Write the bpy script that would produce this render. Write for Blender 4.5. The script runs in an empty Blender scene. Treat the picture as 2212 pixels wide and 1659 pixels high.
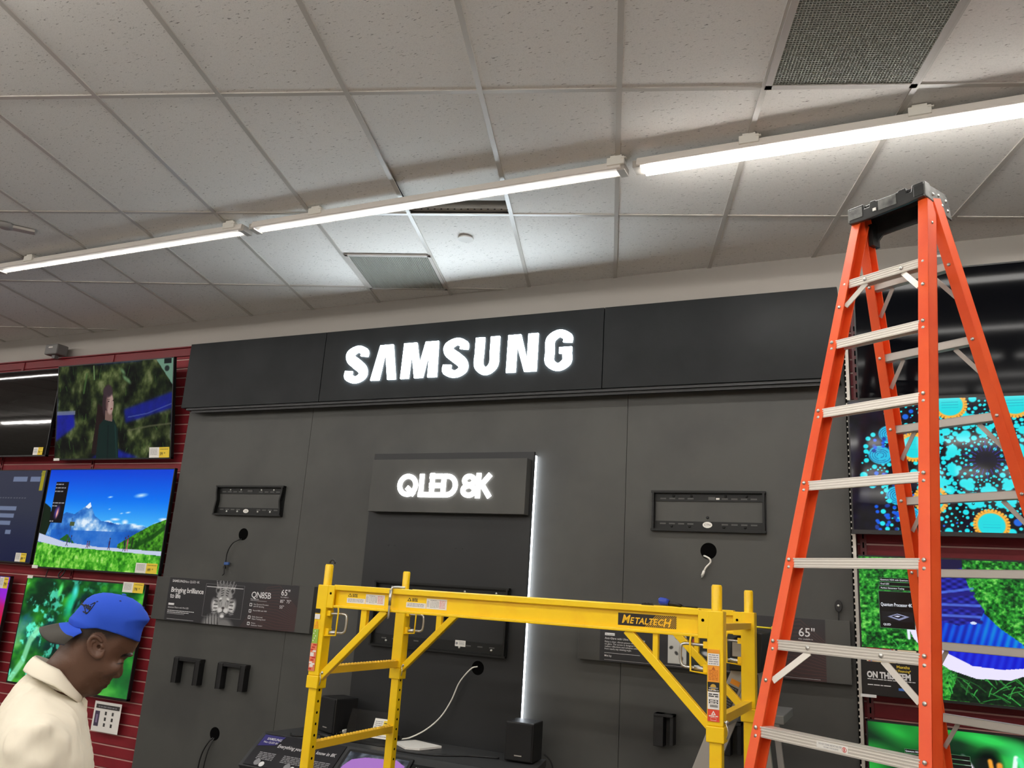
import bpy, bmesh, math, random
import numpy as np
from mathutils import Vector, Matrix
C = bpy.context.scene.collection
sc = bpy.context.scene
R = math.radians
rnd = random.Random(4)
nr = np.random.RandomState(7)

# ------------------------------------------------------------------ camera, world, exposure
CAM = Vector((0, 0, 1.85))
yaw, pitch, roll = -0.4394, 0.2503, 0.0642
F = Vector((math.sin(yaw)*math.cos(pitch), math.cos(yaw)*math.cos(pitch), math.sin(pitch)))
R0 = Vector((math.cos(yaw), -math.sin(yaw), 0)); U0 = R0.cross(F)
RR = math.cos(roll)*R0 + math.sin(roll)*U0; UU = -math.sin(roll)*R0 + math.cos(roll)*U0
cd = bpy.data.cameras.new('camera'); cam = bpy.data.objects.new('camera', cd); C.objects.link(cam)
cam.matrix_world = Matrix(((RR.x, UU.x, -F.x, CAM.x), (RR.y, UU.y, -F.y, CAM.y), (RR.z, UU.z, -F.z, CAM.z), (0, 0, 0, 1)))
cd.sensor_width = 36; cd.lens = 36*1764.43/2212; cd.clip_start = 0.02
sc.camera = cam
sc.view_settings.view_transform = 'Standard'; sc.view_settings.look = 'None'
sc.view_settings.exposure = -0.02; sc.view_settings.gamma = 1; sc.view_settings.use_curve_mapping = False
w = bpy.data.worlds.new('store_ambient'); sc.world = w; w.use_nodes = True
w.node_tree.nodes['Background'].inputs[0].default_value = (1.0, .98, .96, 1)
w.node_tree.nodes['Background'].inputs[1].default_value = 0.05
CEIL = 3.986
LAMP_E = 46.0       # emission of the clear LED lenses
FILL_E = 60.0       # the store's other lamp rows

# ------------------------------------------------------------------ materials
def lin(c):
    return tuple(((x/12.92) if x <= .04045 else ((x+.055)/1.055)**2.4) for x in c)
def srgb(r, g, b): return lin((r/255, g/255, b/255))
MATS = {}
def mat(name, col, rough=.5, metal=0, spec=.5, bump=None, emit=None, es=0, coat=0, var=None, trans=0, alpha=1):
    if name in MATS: return MATS[name]
    m = bpy.data.materials.new(name); m.use_nodes = True; nt = m.node_tree; b = nt.nodes['Principled BSDF']
    b.inputs['Base Color'].default_value = (*col, 1); b.inputs['Roughness'].default_value = rough
    b.inputs['Metallic'].default_value = metal; b.inputs['Specular IOR Level'].default_value = spec
    if coat: b.inputs['Coat Weight'].default_value = coat; b.inputs['Coat Roughness'].default_value = .08
    if trans: b.inputs['Transmission Weight'].default_value = trans
    if emit: b.inputs['Emission Color'].default_value = (*emit, 1); b.inputs['Emission Strength'].default_value = es
    tc = nt.nodes.new('ShaderNodeTexCoord')
    if bump:
        n = nt.nodes.new('ShaderNodeTexNoise'); n.inputs['Scale'].default_value = bump[0]; n.inputs['Detail'].default_value = 4
        nt.links.new(tc.outputs['Object'], n.inputs['Vector'])
        bp = nt.nodes.new('ShaderNodeBump'); bp.inputs['Strength'].default_value = bump[1]; bp.inputs['Distance'].default_value = bump[2] if len(bump) > 2 else .01
        nt.links.new(n.outputs['Fac'], bp.inputs['Height']); nt.links.new(bp.outputs['Normal'], b.inputs['Normal'])
    if var:   # (scale, second colour, low, high)
        n = nt.nodes.new('ShaderNodeTexNoise'); n.inputs['Scale'].default_value = var[0]; n.inputs['Detail'].default_value = 5
        nt.links.new(tc.outputs['Object'], n.inputs['Vector'])
        r = nt.nodes.new('ShaderNodeValToRGB'); r.color_ramp.elements[0].position = var[2]; r.color_ramp.elements[1].position = var[3]
        r.color_ramp.elements[0].color = (*var[1], 1); r.color_ramp.elements[1].color = (*col, 1)
        nt.links.new(n.outputs['Fac'], r.inputs['Fac']); nt.links.new(r.outputs['Color'], b.inputs['Base Color'])
    MATS[name] = m; return m
def emis(name, col, s):
    if name in MATS: return MATS[name]
    m = bpy.data.materials.new(name); m.use_nodes = True; nt = m.node_tree; nt.nodes.clear()
    e = nt.nodes.new('ShaderNodeEmission'); o = nt.nodes.new('ShaderNodeOutputMaterial')
    e.inputs[0].default_value = (*col, 1); e.inputs[1].default_value = s; nt.links.new(e.outputs[0], o.inputs[0]); MATS[name] = m; return m
def attr_mat(name, emit=0, rough=.3, spec=.5, rlow=None, bump=None):
    m = bpy.data.materials.new(name); m.use_nodes = True; nt = m.node_tree; b = nt.nodes['Principled BSDF']
    a = nt.nodes.new('ShaderNodeAttribute'); a.attribute_name = 'Col'
    b.inputs['Roughness'].default_value = rough; b.inputs['Specular IOR Level'].default_value = spec
    if emit:
        b.inputs['Base Color'].default_value = (.008, .008, .009, 1)
        nt.links.new(a.outputs['Color'], b.inputs['Emission Color']); b.inputs['Emission Strength'].default_value = emit
    else: nt.links.new(a.outputs['Color'], b.inputs['Base Color'])
    if bump:
        tc = nt.nodes.new('ShaderNodeTexCoord'); n = nt.nodes.new('ShaderNodeTexNoise'); n.inputs['Scale'].default_value = bump[0]
        nt.links.new(tc.outputs['Object'], n.inputs['Vector'])
        bp = nt.nodes.new('ShaderNodeBump'); bp.inputs['Strength'].default_value = bump[1]; bp.inputs['Distance'].default_value = .004
        nt.links.new(n.outputs['Fac'], bp.inputs['Height']); nt.links.new(bp.outputs['Normal'], b.inputs['Normal'])
    return m

PANEL = mat('charcoal_laminate', srgb(80, 80, 77), .45, spec=.22, bump=(3, .05, .01), var=(2.2, srgb(72, 72, 70), .35, .6))
PANEL_D = mat('dark_laminate', srgb(46, 47, 48), .4, spec=.25, var=(2.0, srgb(42, 43, 44), .35, .6))
SIGNM = mat('sign_face', srgb(34, 36, 37), .36, spec=.13, var=(3.0, srgb(27, 29, 30), .35, .65))
BLACK = mat('black_plastic', srgb(17, 17, 18), .45, bump=(200, .1, .001))
BLACKG = mat('black_gloss', srgb(14, 14, 15), .18)
MOUNT = mat('mount_steel', srgb(20, 21, 20), .45, spec=.3)
YEL = mat('yellow_paint', srgb(255, 212, 16), .32, spec=.5, bump=(30, .08, .003), var=(9, srgb(252, 204, 14), .3, .5))
YELD = mat('yellow_rung', srgb(236, 188, 40), .45)
ORG = mat('orange_fiberglass', srgb(244, 94, 40), .4, bump=(60, .12, .002), var=(5, srgb(236, 82, 32), .35, .6))
ALU = mat('brushed_aluminium', srgb(228, 222, 212), .36, metal=.4, bump=(120, .06, .002))
ALUD = mat('dull_aluminium', srgb(186, 180, 172), .5, metal=.4)
STEEL = mat('zinc_steel', srgb(200, 200, 195), .3, metal=.9)
WHITE = mat('white_paint', srgb(200, 195, 188), .6)
WHITEG = mat('white_plastic', srgb(235, 232, 222), .35)
RED = mat('red_slat_board', srgb(136, 36, 44), .5, spec=.3, var=(6, srgb(124, 30, 38), .3, .6))
REDD = mat('red_steel', srgb(112, 20, 28), .4)
INS = mat('slat_insert', srgb(196, 148, 140), .4)
PAPER = mat('paper', srgb(235, 232, 225), .7)
PAPY = mat('yellow_paper', srgb(240, 208, 60), .7)
INK = mat('black_ink', srgb(20, 20, 22), .6)
INKW = mat('white_ink', srgb(222, 222, 222), .6)
INKG = mat('grey_ink', srgb(135, 135, 138), .6)
INKR = mat('red_ink', srgb(200, 50, 35), .6)
INKO = mat('orange_ink', srgb(243, 158, 40), .6)
DARKH = mat('deep_black', (.002, .002, .002), .9, spec=.05)
LETTER_E = emis('lit_letter_face', (.80, .92, 1.0), 22.0)

# ------------------------------------------------------------------ mesh builder
class MB:
    def __init__(s): s.v = []; s.f = []; s.m = []; s.smooth = []
    def add(s, vs, fs, mi=0, sm=False):
        o = len(s.v); s.v += [tuple(p) for p in vs]; s.f += [tuple(i+o for i in f) for f in fs]; s.m += [mi]*len(fs); s.smooth += [sm]*len(fs)
    def box(s, a, b, mi=0, M=None):
        x0, y0, z0 = a; x1, y1, z1 = b
        vs = [(x0,y0,z0),(x1,y0,z0),(x1,y1,z0),(x0,y1,z0),(x0,y0,z1),(x1,y0,z1),(x1,y1,z1),(x0,y1,z1)]
        if M is not None: vs = [M @ Vector(p) for p in vs]
        s.add(vs, [(0,3,2,1),(4,5,6,7),(0,1,5,4),(1,2,6,5),(2,3,7,6),(3,0,4,7)], mi); return s
    def beam(s, p, q, w, d, up=(0, 1, 0), mi=0):
        """box from p to q; w across, d along the 'up' hint"""
        p = Vector(p); q = Vector(q); a = (q-p).normalized(); u = Vector(up); u = (u - a*u.dot(a)).normalized(); t = a.cross(u)
        vs = [e + t*sx*w/2 + u*sy*d/2 for e in (p, q) for sx, sy in ((-1,-1),(1,-1),(1,1),(-1,1))]
        s.add(vs, [(0,3,2,1),(4,5,6,7),(0,1,5,4),(1,2,6,5),(2,3,7,6),(3,0,4,7)], mi); return s
    def tube(s, pts, r, n=10, mi=0, cap=True):
        pts = [Vector(p) for p in pts]; rs = r if isinstance(r, (list, tuple)) else [r]*len(pts); o = len(s.v); prev = None
        for i, p in enumerate(pts):
            d = (pts[min(i+1, len(pts)-1)] - pts[max(i-1, 0)]).normalized()
            if prev is None: u = d.orthogonal().normalized()
            else: u = (prev - d*prev.dot(d)).normalized()
            prev = u; t = d.cross(u)
            for k in range(n):
                a = 2*math.pi*k/n; s.v.append(tuple(p + (u*math.cos(a) + t*math.sin(a))*rs[i]))
        for i in range(len(pts)-1):
            for k in range(n):
                s.f.append((o+i*n+k, o+i*n+(k+1) % n, o+(i+1)*n+(k+1) % n, o+(i+1)*n+k)); s.m.append(mi); s.smooth.append(True)
        if cap:
            s.f.append(tuple(o+k for k in reversed(range(n)))); s.m.append(mi); s.smooth.append(False)
            s.f.append(tuple(o+(len(pts)-1)*n+k for k in range(n))); s.m.append(mi); s.smooth.append(False)
        return s
    def prism(s, poly, fr, d0, d1, mi=0):
        """2-D polygon in frame fr, extruded from depth d0 to d1 along the frame's normal"""
        n = len(poly); vs = [fr(x, y, d) for d in (d0, d1) for x, y in poly]
        s.add(vs, [tuple(range(n, 2*n)), tuple(reversed(range(n)))] + [(i, (i+1) % n, n+(i+1) % n, n+i) for i in range(n)], mi); return s
    def rect(s, fr, x0, y0, x1, y1, d0, d1, mi=0): return s.prism([(x0,y0),(x1,y0),(x1,y1),(x0,y1)], fr, d0, d1, mi)
    def ribbon(s, pts, hw, fr, d0, d1, mi=0, close=False):
        """thick stroke in a frame"""
        P = np.array(pts, float); n = len(P); H = np.array(hw if hasattr(hw, '__len__') else [hw]*n)
        T = np.roll(P, -1, 0) - np.roll(P, 1, 0) if close else np.gradient(P, axis=0)
        T /= np.linalg.norm(T, axis=1)[:, None]+1e-9; N = np.stack([-T[:, 1], T[:, 0]], 1)
        A = P+N*H[:, None]; B = P-N*H[:, None]; o = len(s.v)
        for d in (d0, d1):
            for q in A: s.v.append(tuple(fr(q[0], q[1], d)))
            for q in B: s.v.append(tuple(fr(q[0], q[1], d)))
        rng = n if close else n-1
        for i in range(rng):
            j = (i+1) % n
            for f in ((2*n+i, 3*n+i, 3*n+j, 2*n+j), (i, j, n+j, n+i), (i, 2*n+i, 2*n+j, j), (n+i, n+j, 3*n+j, 3*n+i)):
                s.f.append(tuple(o+k for k in f)); s.m.append(mi); s.smooth.append(False)
        if not close:
            for i in (0, n-1): s.f.append((o+i, o+n+i, o+3*n+i, o+2*n+i)); s.m.append(mi); s.smooth.append(False)
        return s
    def disc(s, fr, cx, cy, r, d0, d1, mi=0, n=20, ry=None):
        ry = ry or r
        return s.prism([(cx+r*math.cos(2*math.pi*k/n), cy+ry*math.sin(2*math.pi*k/n)) for k in range(n)], fr, d0, d1, mi)
    def dome(s, c, nrm, r, h, mi=0, n=10):
        c = Vector(c); nrm = Vector(nrm).normalized(); u = nrm.orthogonal().normalized(); t = nrm.cross(u); o = len(s.v)
        for j in range(4):
            a = j*math.pi/8
            for k in range(n):
                b = 2*math.pi*k/n; s.v.append(tuple(c + (u*math.cos(b)+t*math.sin(b))*r*math.cos(a) + nrm*h*math.sin(a)))
        s.v.append(tuple(c+nrm*h))
        for j in range(3):
            for k in range(n): s.f.append((o+j*n+k, o+j*n+(k+1) % n, o+(j+1)*n+(k+1) % n, o+(j+1)*n+k)); s.m.append(mi); s.smooth.append(True)
        for k in range(n): s.f.append((o+3*n+k, o+3*n+(k+1) % n, o+4*n)); s.m.append(mi); s.smooth.append(True)
        return s
    def text(s, txt, fr, x, y, size, mi=0, d=.0012, bold=0., align='LEFT', sx=1., shear=0., space=1.):
        vs, fs = text_geo(txt, bold, align, space)
        s.add([fr(x+(a*sx+b*shear)*size, y+b*size, d) for a, b in vs], fs, mi); return s
    def build(s, name, mats, parent=None, bevel=0, M=None):
        me = bpy.data.meshes.new(name); me.from_pydata(s.v, [], s.f); me.update()
        mats = mats if isinstance(mats, (list, tuple)) else [mats]
        for m in mats: me.materials.append(m)
        me.polygons.foreach_set('material_index', s.m); me.polygons.foreach_set('use_smooth', s.smooth)
        bm = bmesh.new(); bm.from_mesh(me); bmesh.ops.recalc_face_normals(bm, faces=bm.faces); bm.to_mesh(me); bm.free()
        o = bpy.data.objects.new(name, me); C.objects.link(o)
        if M is not None: o.matrix_world = M
        if parent: o.parent = parent
        if bevel:
            b = o.modifiers.new('bevel', 'BEVEL'); b.width = bevel; b.segments = 2; b.limit_method = 'ANGLE'; b.angle_limit = R(40)
        return o
_tx = {}
def text_geo(txt, bold, align, space):
    k = (txt, bold, align, space)
    if k in _tx: return _tx[k]
    c = bpy.data.curves.new('t', 'FONT'); c.body = txt; c.size = 1; c.offset = bold; c.align_x = align; c.space_character = space; c.resolution_u = 2
    o = bpy.data.objects.new('t', c); C.objects.link(o)
    dg = bpy.context.evaluated_depsgraph_get(); me = bpy.data.meshes.new_from_object(o.evaluated_get(dg))
    r = ([(v.co.x, v.co.y) for v in me.vertices], [tuple(p.vertices) for p in me.polygons])
    bpy.data.objects.remove(o); bpy.data.curves.remove(c); bpy.data.meshes.remove(me); _tx[k] = r; return r
def frame(o, U, V):
    o = Vector(o); U = Vector(U).normalized(); V = Vector(V).normalized(); N = U.cross(V)
    return lambda x, y, d=0: o + U*x + V*y + N*d
def wallfr(y): return lambda a, b, d=0: Vector((a, y-d, b))        # x, z on a plane facing the aisle
def tag(o, label=None, cat=None, group=None, kind=None):
    if label: o['label'] = label
    if cat: o['category'] = cat
    if group: o['group'] = group
    if kind: o['kind'] = kind
    return o
def empty(name, loc, rz=0, **k):
    o = bpy.data.objects.new(name, None); C.objects.link(o); o.location = loc; o.rotation_euler = (0, 0, rz); o.empty_display_size = .1
    if k: tag(o, **k)
    return o
def unparent_offset(o, parent):     # a mesh built in world coordinates becomes a child of an empty elsewhere
    o.parent = parent; o.matrix_parent_inverse = Matrix.LocRotScale(parent.location, parent.rotation_euler, None).inverted(); return o
def catmull(P, n=6, close=False):
    P = [np.array(p, float) for p in P]; out = []; m = len(P)
    for i in range(m if close else m-1):
        p0 = P[(i-1) % m] if close or i > 0 else P[i]*2-P[i+1]; p1 = P[i]; p2 = P[(i+1) % m]
        p3 = P[(i+2) % m] if close or i+2 < m else p2*2-p1
        for k in range(n):
            t = k/n; out.append(.5*((2*p1)+(-p0+p2)*t+(2*p0-5*p1+4*p2-p3)*t*t+(-p0+3*p1-3*p2+p3)*t**3))
    if not close: out.append(P[-1])
    return [tuple(p) for p in out]

# ------------------------------------------------------------------ painter for screens and prints (per-vertex colours of a fine grid)
class Img:
    def __init__(s, W, H, col=(0, 0, 0)):
        s.W, s.H = W, H; s.a = np.zeros((H, W, 3)); s.a[:] = np.array(col)/255.
        s.Y, s.X = np.mgrid[0:H, 0:W]; s.X = s.X/(W-1); s.Y = s.Y/(H-1); s.asp = W/H
    def blend(s, m, col):
        m = np.clip(m, 0, 1)[..., None]; c = np.array(col)/255. if not isinstance(col, np.ndarray) or col.ndim == 1 else col
        s.a = s.a*(1-m)+c*m
    def ell(s, cx, cy, rx, ry, col, ang=0, soft=.06):
        dx = (s.X-cx)*s.asp; dy = s.Y-cy; c, n = math.cos(ang), math.sin(ang); u = (dx*c+dy*n)/rx; v = (-dx*n+dy*c)/ry
        s.blend((1-np.sqrt(u*u+v*v))/soft, col)
    def polym(s, pts):
        ins = np.zeros(s.X.shape, bool); n = len(pts)
        for i in range(n):
            x0, y0 = pts[i]; x1, y1 = pts[(i+1) % n]
            if y0 == y1: continue
            c = ((y0 > s.Y) != (y1 > s.Y)) & (s.X < (x1-x0)*(s.Y-y0)/(y1-y0)+x0); ins ^= c
        return ins.astype(float)
    def poly(s, pts, col): s.blend(s.polym(pts), col)
    def rect(s, x0, y0, x1, y1, col, a=1): s.blend(((s.X >= x0) & (s.X <= x1) & (s.Y >= y0) & (s.Y <= y1))*a, col)
    def line(s, pts, w, col, a=1):
        m = np.zeros(s.X.shape)
        for (x0, y0), (x1, y1) in zip(pts[:-1], pts[1:]):
            ax, ay, bx, by = x0*s.asp, y0, x1*s.asp, y1; dx, dy = bx-ax, by-ay; L = dx*dx+dy*dy+1e-9
            t = np.clip(((s.X*s.asp-ax)*dx+(s.Y-ay)*dy)/L, 0, 1); d = np.hypot(s.X*s.asp-ax-t*dx, s.Y-ay-t*dy); m = np.maximum(m, np.clip((w-d)/(w*.5), 0, 1))
        s.blend(m*a, col)
    def noise(s, fx, fy, oct=4, seed=0):
        r = np.random.RandomState(seed); o = np.zeros((s.H, s.W)); amp = 1; tot = 0
        for k in range(oct):
            gx, gy = int(fx*2**k)+2, int(fy*2**k)+2; g = r.rand(gy+1, gx+1); x = s.X*(gx-1); y = s.Y*(gy-1)
            xi = x.astype(int); yi = y.astype(int); u = x-xi; v = y-yi; u = u*u*(3-2*u); v = v*v*(3-2*v)
            o += amp*((g[yi, xi]*(1-u)+g[yi, xi+1]*u)*(1-v)+(g[yi+1, xi]*(1-u)+g[yi+1, xi+1]*u)*v); tot += amp; amp *= .55
        return o/tot
def ramp(t, stops):
    t = np.clip(t, 0, 1); xs = [q[0] for q in stops]; return np.stack([np.interp(t, xs, [q[1][k]/255. for q in stops]) for k in range(3)], -1)
def picture(name, im, fr, x0, y0, x1, y1, d, material, parent):
    """fine grid facing the frame's normal that carries the painted colours"""
    H, W = im.H, im.W; a = np.clip(im.a, 0, 1); l = np.where(a <= .04045, a/12.92, ((a+.055)/1.055)**2.4)
    o = np.array(fr(x0, y1, d)); ux = np.array(fr(x1, y1, d))-o; uy = np.array(fr(x0, y0, d))-o
    co = o + im.X[..., None]*ux + im.Y[..., None]*uy
    idx = np.arange(H*W).reshape(H, W); q = np.stack([idx[1:, :-1], idx[1:, 1:], idx[:-1, 1:], idx[:-1, :-1]], -1).reshape(-1, 4)
    me = np_mesh(name, co.reshape(-1, 3), q, l.reshape(-1, 3)); me.materials.append(material)
    ob = bpy.data.objects.new(name, me); C.objects.link(ob); ob.parent = parent
    return ob
def np_mesh(name, co, q, col=None):
    me = bpy.data.meshes.new(name); me.vertices.add(len(co)); me.vertices.foreach_set('co', co.astype(np.float32).ravel())
    k = q.shape[1]; me.loops.add(q.size); me.loops.foreach_set('vertex_index', q.astype(np.int32).ravel())
    me.polygons.add(len(q)); me.polygons.foreach_set('loop_start', np.arange(0, q.size, k, dtype=np.int32)); me.polygons.foreach_set('loop_total', np.full(len(q), k, np.int32))
    if col is not None:
        ca = me.color_attributes.new('Col', 'FLOAT_COLOR', 'POINT'); ca.data.foreach_set('color', np.concatenate([col, np.ones((len(col), 1))], 1).astype(np.float32).ravel())
    me.update(calc_edges=True); me.validate(); return me
SCREEN = attr_mat('lit_screen', emit=1.05, rough=.07, spec=.2)
PRINT = attr_mat('printed_face', rough=.35)
# ------------------------------------------------------------------ room shell
X0, X1, Y0, Y1 = -18.0, 5.0, -6.5, 5.02
FLOOR = mat('floor_vinyl', srgb(176, 173, 169), .35, var=(1.5, srgb(164, 161, 157), .3, .6))
WALLP = mat('wall_paint', srgb(158, 152, 145), .8, bump=(80, .05, .002))
def struct(name, a, b, m): return tag(MB().box(a, b).build(name, m), kind='structure')
struct('floor', (X0-.1, Y0-.1, -.1), (X1+.1, .9, 0), FLOOR)
struct('floor', (X0-.1, .9, -.1), (X1+.1, Y1+.1, 0), mat('unseen_dark_floor', srgb(84, 82, 80), .95, bump=(300, .4, .004)))  # unseen dark floor, added to cut bounce onto the ceiling and wall
struct('wall_back', (X0-.1, Y1, 0), (X1+.1, Y1+.1, CEIL+.3), WALLP)
struct('wall_front', (X0-.1, Y0-.1, 0), (X1+.1, Y0, CEIL+.3), WALLP)
struct('wall_left', (X0-.1, Y0, 0), (X0, Y1, CEIL+.3), WALLP)
struct('wall_right', (X1, Y0, 0), (X1+.1, Y1, CEIL+.3), WALLP)
# ceiling of lay-in tiles, its grid turned 17.8 degrees to the wall
GA = 0.3101; GO = Vector((-.9752, 2.9713, 0)); GI = Vector((math.cos(GA), math.sin(GA), 0))*.6096; GJ = Vector((-math.sin(GA), math.cos(GA), 0))*1.2052
def cg(i, j, z=CEIL): p = GO+GI*i+GJ*j; return Vector((p.x, p.y, z))
def tile_mat():
    m = bpy.data.materials.new('ceiling_tile'); m.use_nodes = True; nt = m.node_tree; b = nt.nodes['Principled BSDF']; b.inputs['Roughness'].default_value = .9; b.inputs['Specular IOR Level'].default_value = .1
    tc = nt.nodes.new('ShaderNodeTexCoord'); mp = nt.nodes.new('ShaderNodeMapping'); mp.inputs['Rotation'].default_value = (0, 0, -GA); mp.inputs['Scale'].default_value = (1, 3.2, 1)
    nt.links.new(tc.outputs['Object'], mp.inputs['Vector'])
    n = nt.nodes.new('ShaderNodeTexNoise'); n.inputs['Scale'].default_value = 46; n.inputs['Detail'].default_value = 2.5; nt.links.new(mp.outputs[0], n.inputs['Vector'])
    r = nt.nodes.new('ShaderNodeValToRGB'); e = r.color_ramp.elements; e[0].position = .27; e[0].color = (.30, .28, .26, 1); e[1].position = .355; e[1].color = (.78, .755, .72, 1)
    nt.links.new(n.outputs['Fac'], r.inputs['Fac'])
    n2 = nt.nodes.new('ShaderNodeTexNoise'); n2.inputs['Scale'].default_value = 160; n2.inputs['Detail'].default_value = 2; nt.links.new(mp.outputs[0], n2.inputs['Vector'])
    r2 = nt.nodes.new('ShaderNodeValToRGB'); r2.color_ramp.elements[0].position = .3; r2.color_ramp.elements[0].color = (.86, .86, .86, 1); r2.color_ramp.elements[1].position = .5; r2.color_ramp.elements[1].color = (1, 1, 1, 1)
    nt.links.new(n2.outputs['Fac'], r2.inputs['Fac'])
    mx = nt.nodes.new('ShaderNodeMix'); mx.data_type = 'RGBA'; mx.blend_type = 'MULTIPLY'; mx.inputs[0].default_value = 1
    nt.links.new(r.outputs['Color'], mx.inputs[6]); nt.links.new(r2.outputs['Color'], mx.inputs[7]); nt.links.new(mx.outputs[2], b.inputs['Base Color'])
    bp = nt.nodes.new('ShaderNodeBump'); bp.inputs['Strength'].default_value = .4; bp.inputs['Distance'].default_value = .003; nt.links.new(r.outputs['Color'], bp.inputs['Height']); nt.links.new(bp.outputs[0], b.inputs['Normal'])
    return m
TILE = tile_mat(); TBAR = mat('ceiling_grid_bar', srgb(186, 181, 174), .32, spec=.6); PLEN = mat('plenum_dark', (.02, .02, .02), .9)
m = MB()
skip = {(1, -1): 'vent', (-2, 0): 'open'}
for i in range(-34, 18):
    for j in range(-13, 8):
        z = CEIL+.004
        k = skip.get((i, j))
        if k == 'vent': continue
        if k == 'open':    # this tile has been pushed up and does not sit back in the grid
            m.add([cg(i, j, z), cg(i+1, j, z), cg(i+1, j+.915, z+.035), cg(i, j+.915, z+.035)], [(0, 1, 2, 3)]); continue
        m.add([cg(i, j, z), cg(i+1, j, z), cg(i+1, j+1, z), cg(i, j+1, z)], [(0, 1, 2, 3)])
for i in range(-34, 19):
    a = cg(i, -13); b = cg(i, 8); m.beam(a+Vector((0, 0, .001)), b+Vector((0, 0, .001)), .024, .008, (0, 0, 1), 1)
for j in range(-13, 9):
    a = cg(-34, j); b = cg(18, j); m.beam(a+Vector((0, 0, .0015)), b+Vector((0, 0, .0015)), .024, .006, (0, 0, 1), 1)
ce = m.build('ceiling', [TILE, TBAR]); tag(ce, kind='structure')
bm = bmesh.new(); bm.from_mesh(ce.data)
for co, no in (((X0, 0, 0), (-1, 0, 0)), ((X1, 0, 0), (1, 0, 0)), ((0, Y0, 0), (0, -1, 0)), ((0, Y1, 0), (0, 1, 0))):
    bmesh.ops.bisect_plane(bm, geom=bm.verts[:]+bm.edges[:]+bm.faces[:], plane_co=co, plane_no=no, clear_outer=True)
bm.to_mesh(ce.data); bm.free()
# what shows through the gap of the pushed-up tile: a slotted duct hanger over the dark plenum
m = MB(); z = CEIL+.05
m.add([cg(-2.1, .8, z+.12), cg(-.9, .8, z+.12), cg(-.9, 1.1, z+.12), cg(-2.1, 1.1, z+.12)], [(0, 1, 2, 3)], 0)
m.beam(cg(-2.05, .985, z-.005), cg(-.95, .985, z-.005), .05, .05, (0, 0, 1), 1)
for k in range(16): 
    p = cg(-2+k*.065, .972, z-.031); m.box((p.x-.005, p.y-.004, p.z-.001), (p.x+.005, p.y+.004, p.z+.002), 0)
tag(m.build('duct_hanger', [PLEN, mat('galvanised_grey', srgb(190, 186, 178), .5, metal=.3)]), 'slotted grey metal hanger seen through the gap of the pushed-up ceiling tile', 'hanger')
bk = struct('roof_deck', (X0-.1, Y0-.1, CEIL+.3), (X1+.1, Y1+.1, CEIL+.4), PLEN)
bk.name = 'ceiling_deck'

def vent(i0, j0, i1, j1, label, step, fw, ns=.0125):
    """egg-crate return grille let into the grid"""
    t = empty('ceiling_vent', cg((i0+i1)/2, (j0+j1)/2, CEIL-.004), GA, label=label, cat='ceiling vent', group='return air grilles in the ceiling')
    a = (i1-i0)*.6096/2; b = (j1-j0)*1.2052/2; fr = lambda x, y, d=0: Vector((x, y, -d))
    f = MB()
    for s in (-1, 1):
        f.box((-a, s*b-fw/2-s*fw/2, -.006), (a, s*b+fw/2-s*fw/2, .004)); f.box((s*a-fw/2-s*fw/2, -b, -.006), (s*a+fw/2-s*fw/2, b, .004))
    f.build('vent_frame', mat('vent_frame_paint', srgb(176, 170, 164), .5), t)
    g = MB(); a2 = a-fw; b2 = b-fw; n = int(2*a2/ns); k = int(2*b2/ns)
    for q in range(n+1): x = -a2+q*2*a2/n; g.box((x-.0011, -b2, -.002), (x+.0011, b2, .008))
    for q in range(k+1): y = -b2+q*2*b2/k; g.box((-a2, y-.0011, -.002), (a2, y+.0011, .008))
    g.build('grille', mat('vent_grille', srgb(172, 174, 166), .5), t)
    h = MB(); h.box((-a2, -b2, .012), (a2, b2, .014)); h.build('backing', mat('vent_backing', srgb(96, 98, 93), .9), t)
    return t
vent(1.0, -1.0, 2.0, 0.0, 'large egg-crate return grille above the orange ladder, biggest of the two', 0, .028)
vent(-2.97, 1.49, -2.0, 2.01, 'small egg-crate return grille above the left half of the lit header sign', 0, .022)
# small things on the ceiling
m = MB(); m.tube([(-2.33, 4.14, CEIL-.003), (-2.33, 4.14, CEIL-.012)], .05, 24)
tag(m.build('cover_plate', mat('cap_white', srgb(196, 192, 186), .5), bevel=.002), 'small round white cover plate flush in the ceiling above the header sign', 'cover plate')
t = empty('ceiling_detector', (-5.19, 3.08, CEIL), R(52), label='small round ceiling detector with a white bracket beside it, far left above the lamp', cat='detector')
m = MB(); m.tube([(0, 0, 0), (0, 0, -.018), (0, 0, -.028)], [.055, .053, .03], 20); m.build('detector_body', mat('cap_grey', srgb(150, 146, 142), .5), t)
m = MB(); m.box((.04, -.03, -.02), (.17, .03, -.002)); m.build('bracket', ALUD, t, bevel=.002)

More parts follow.
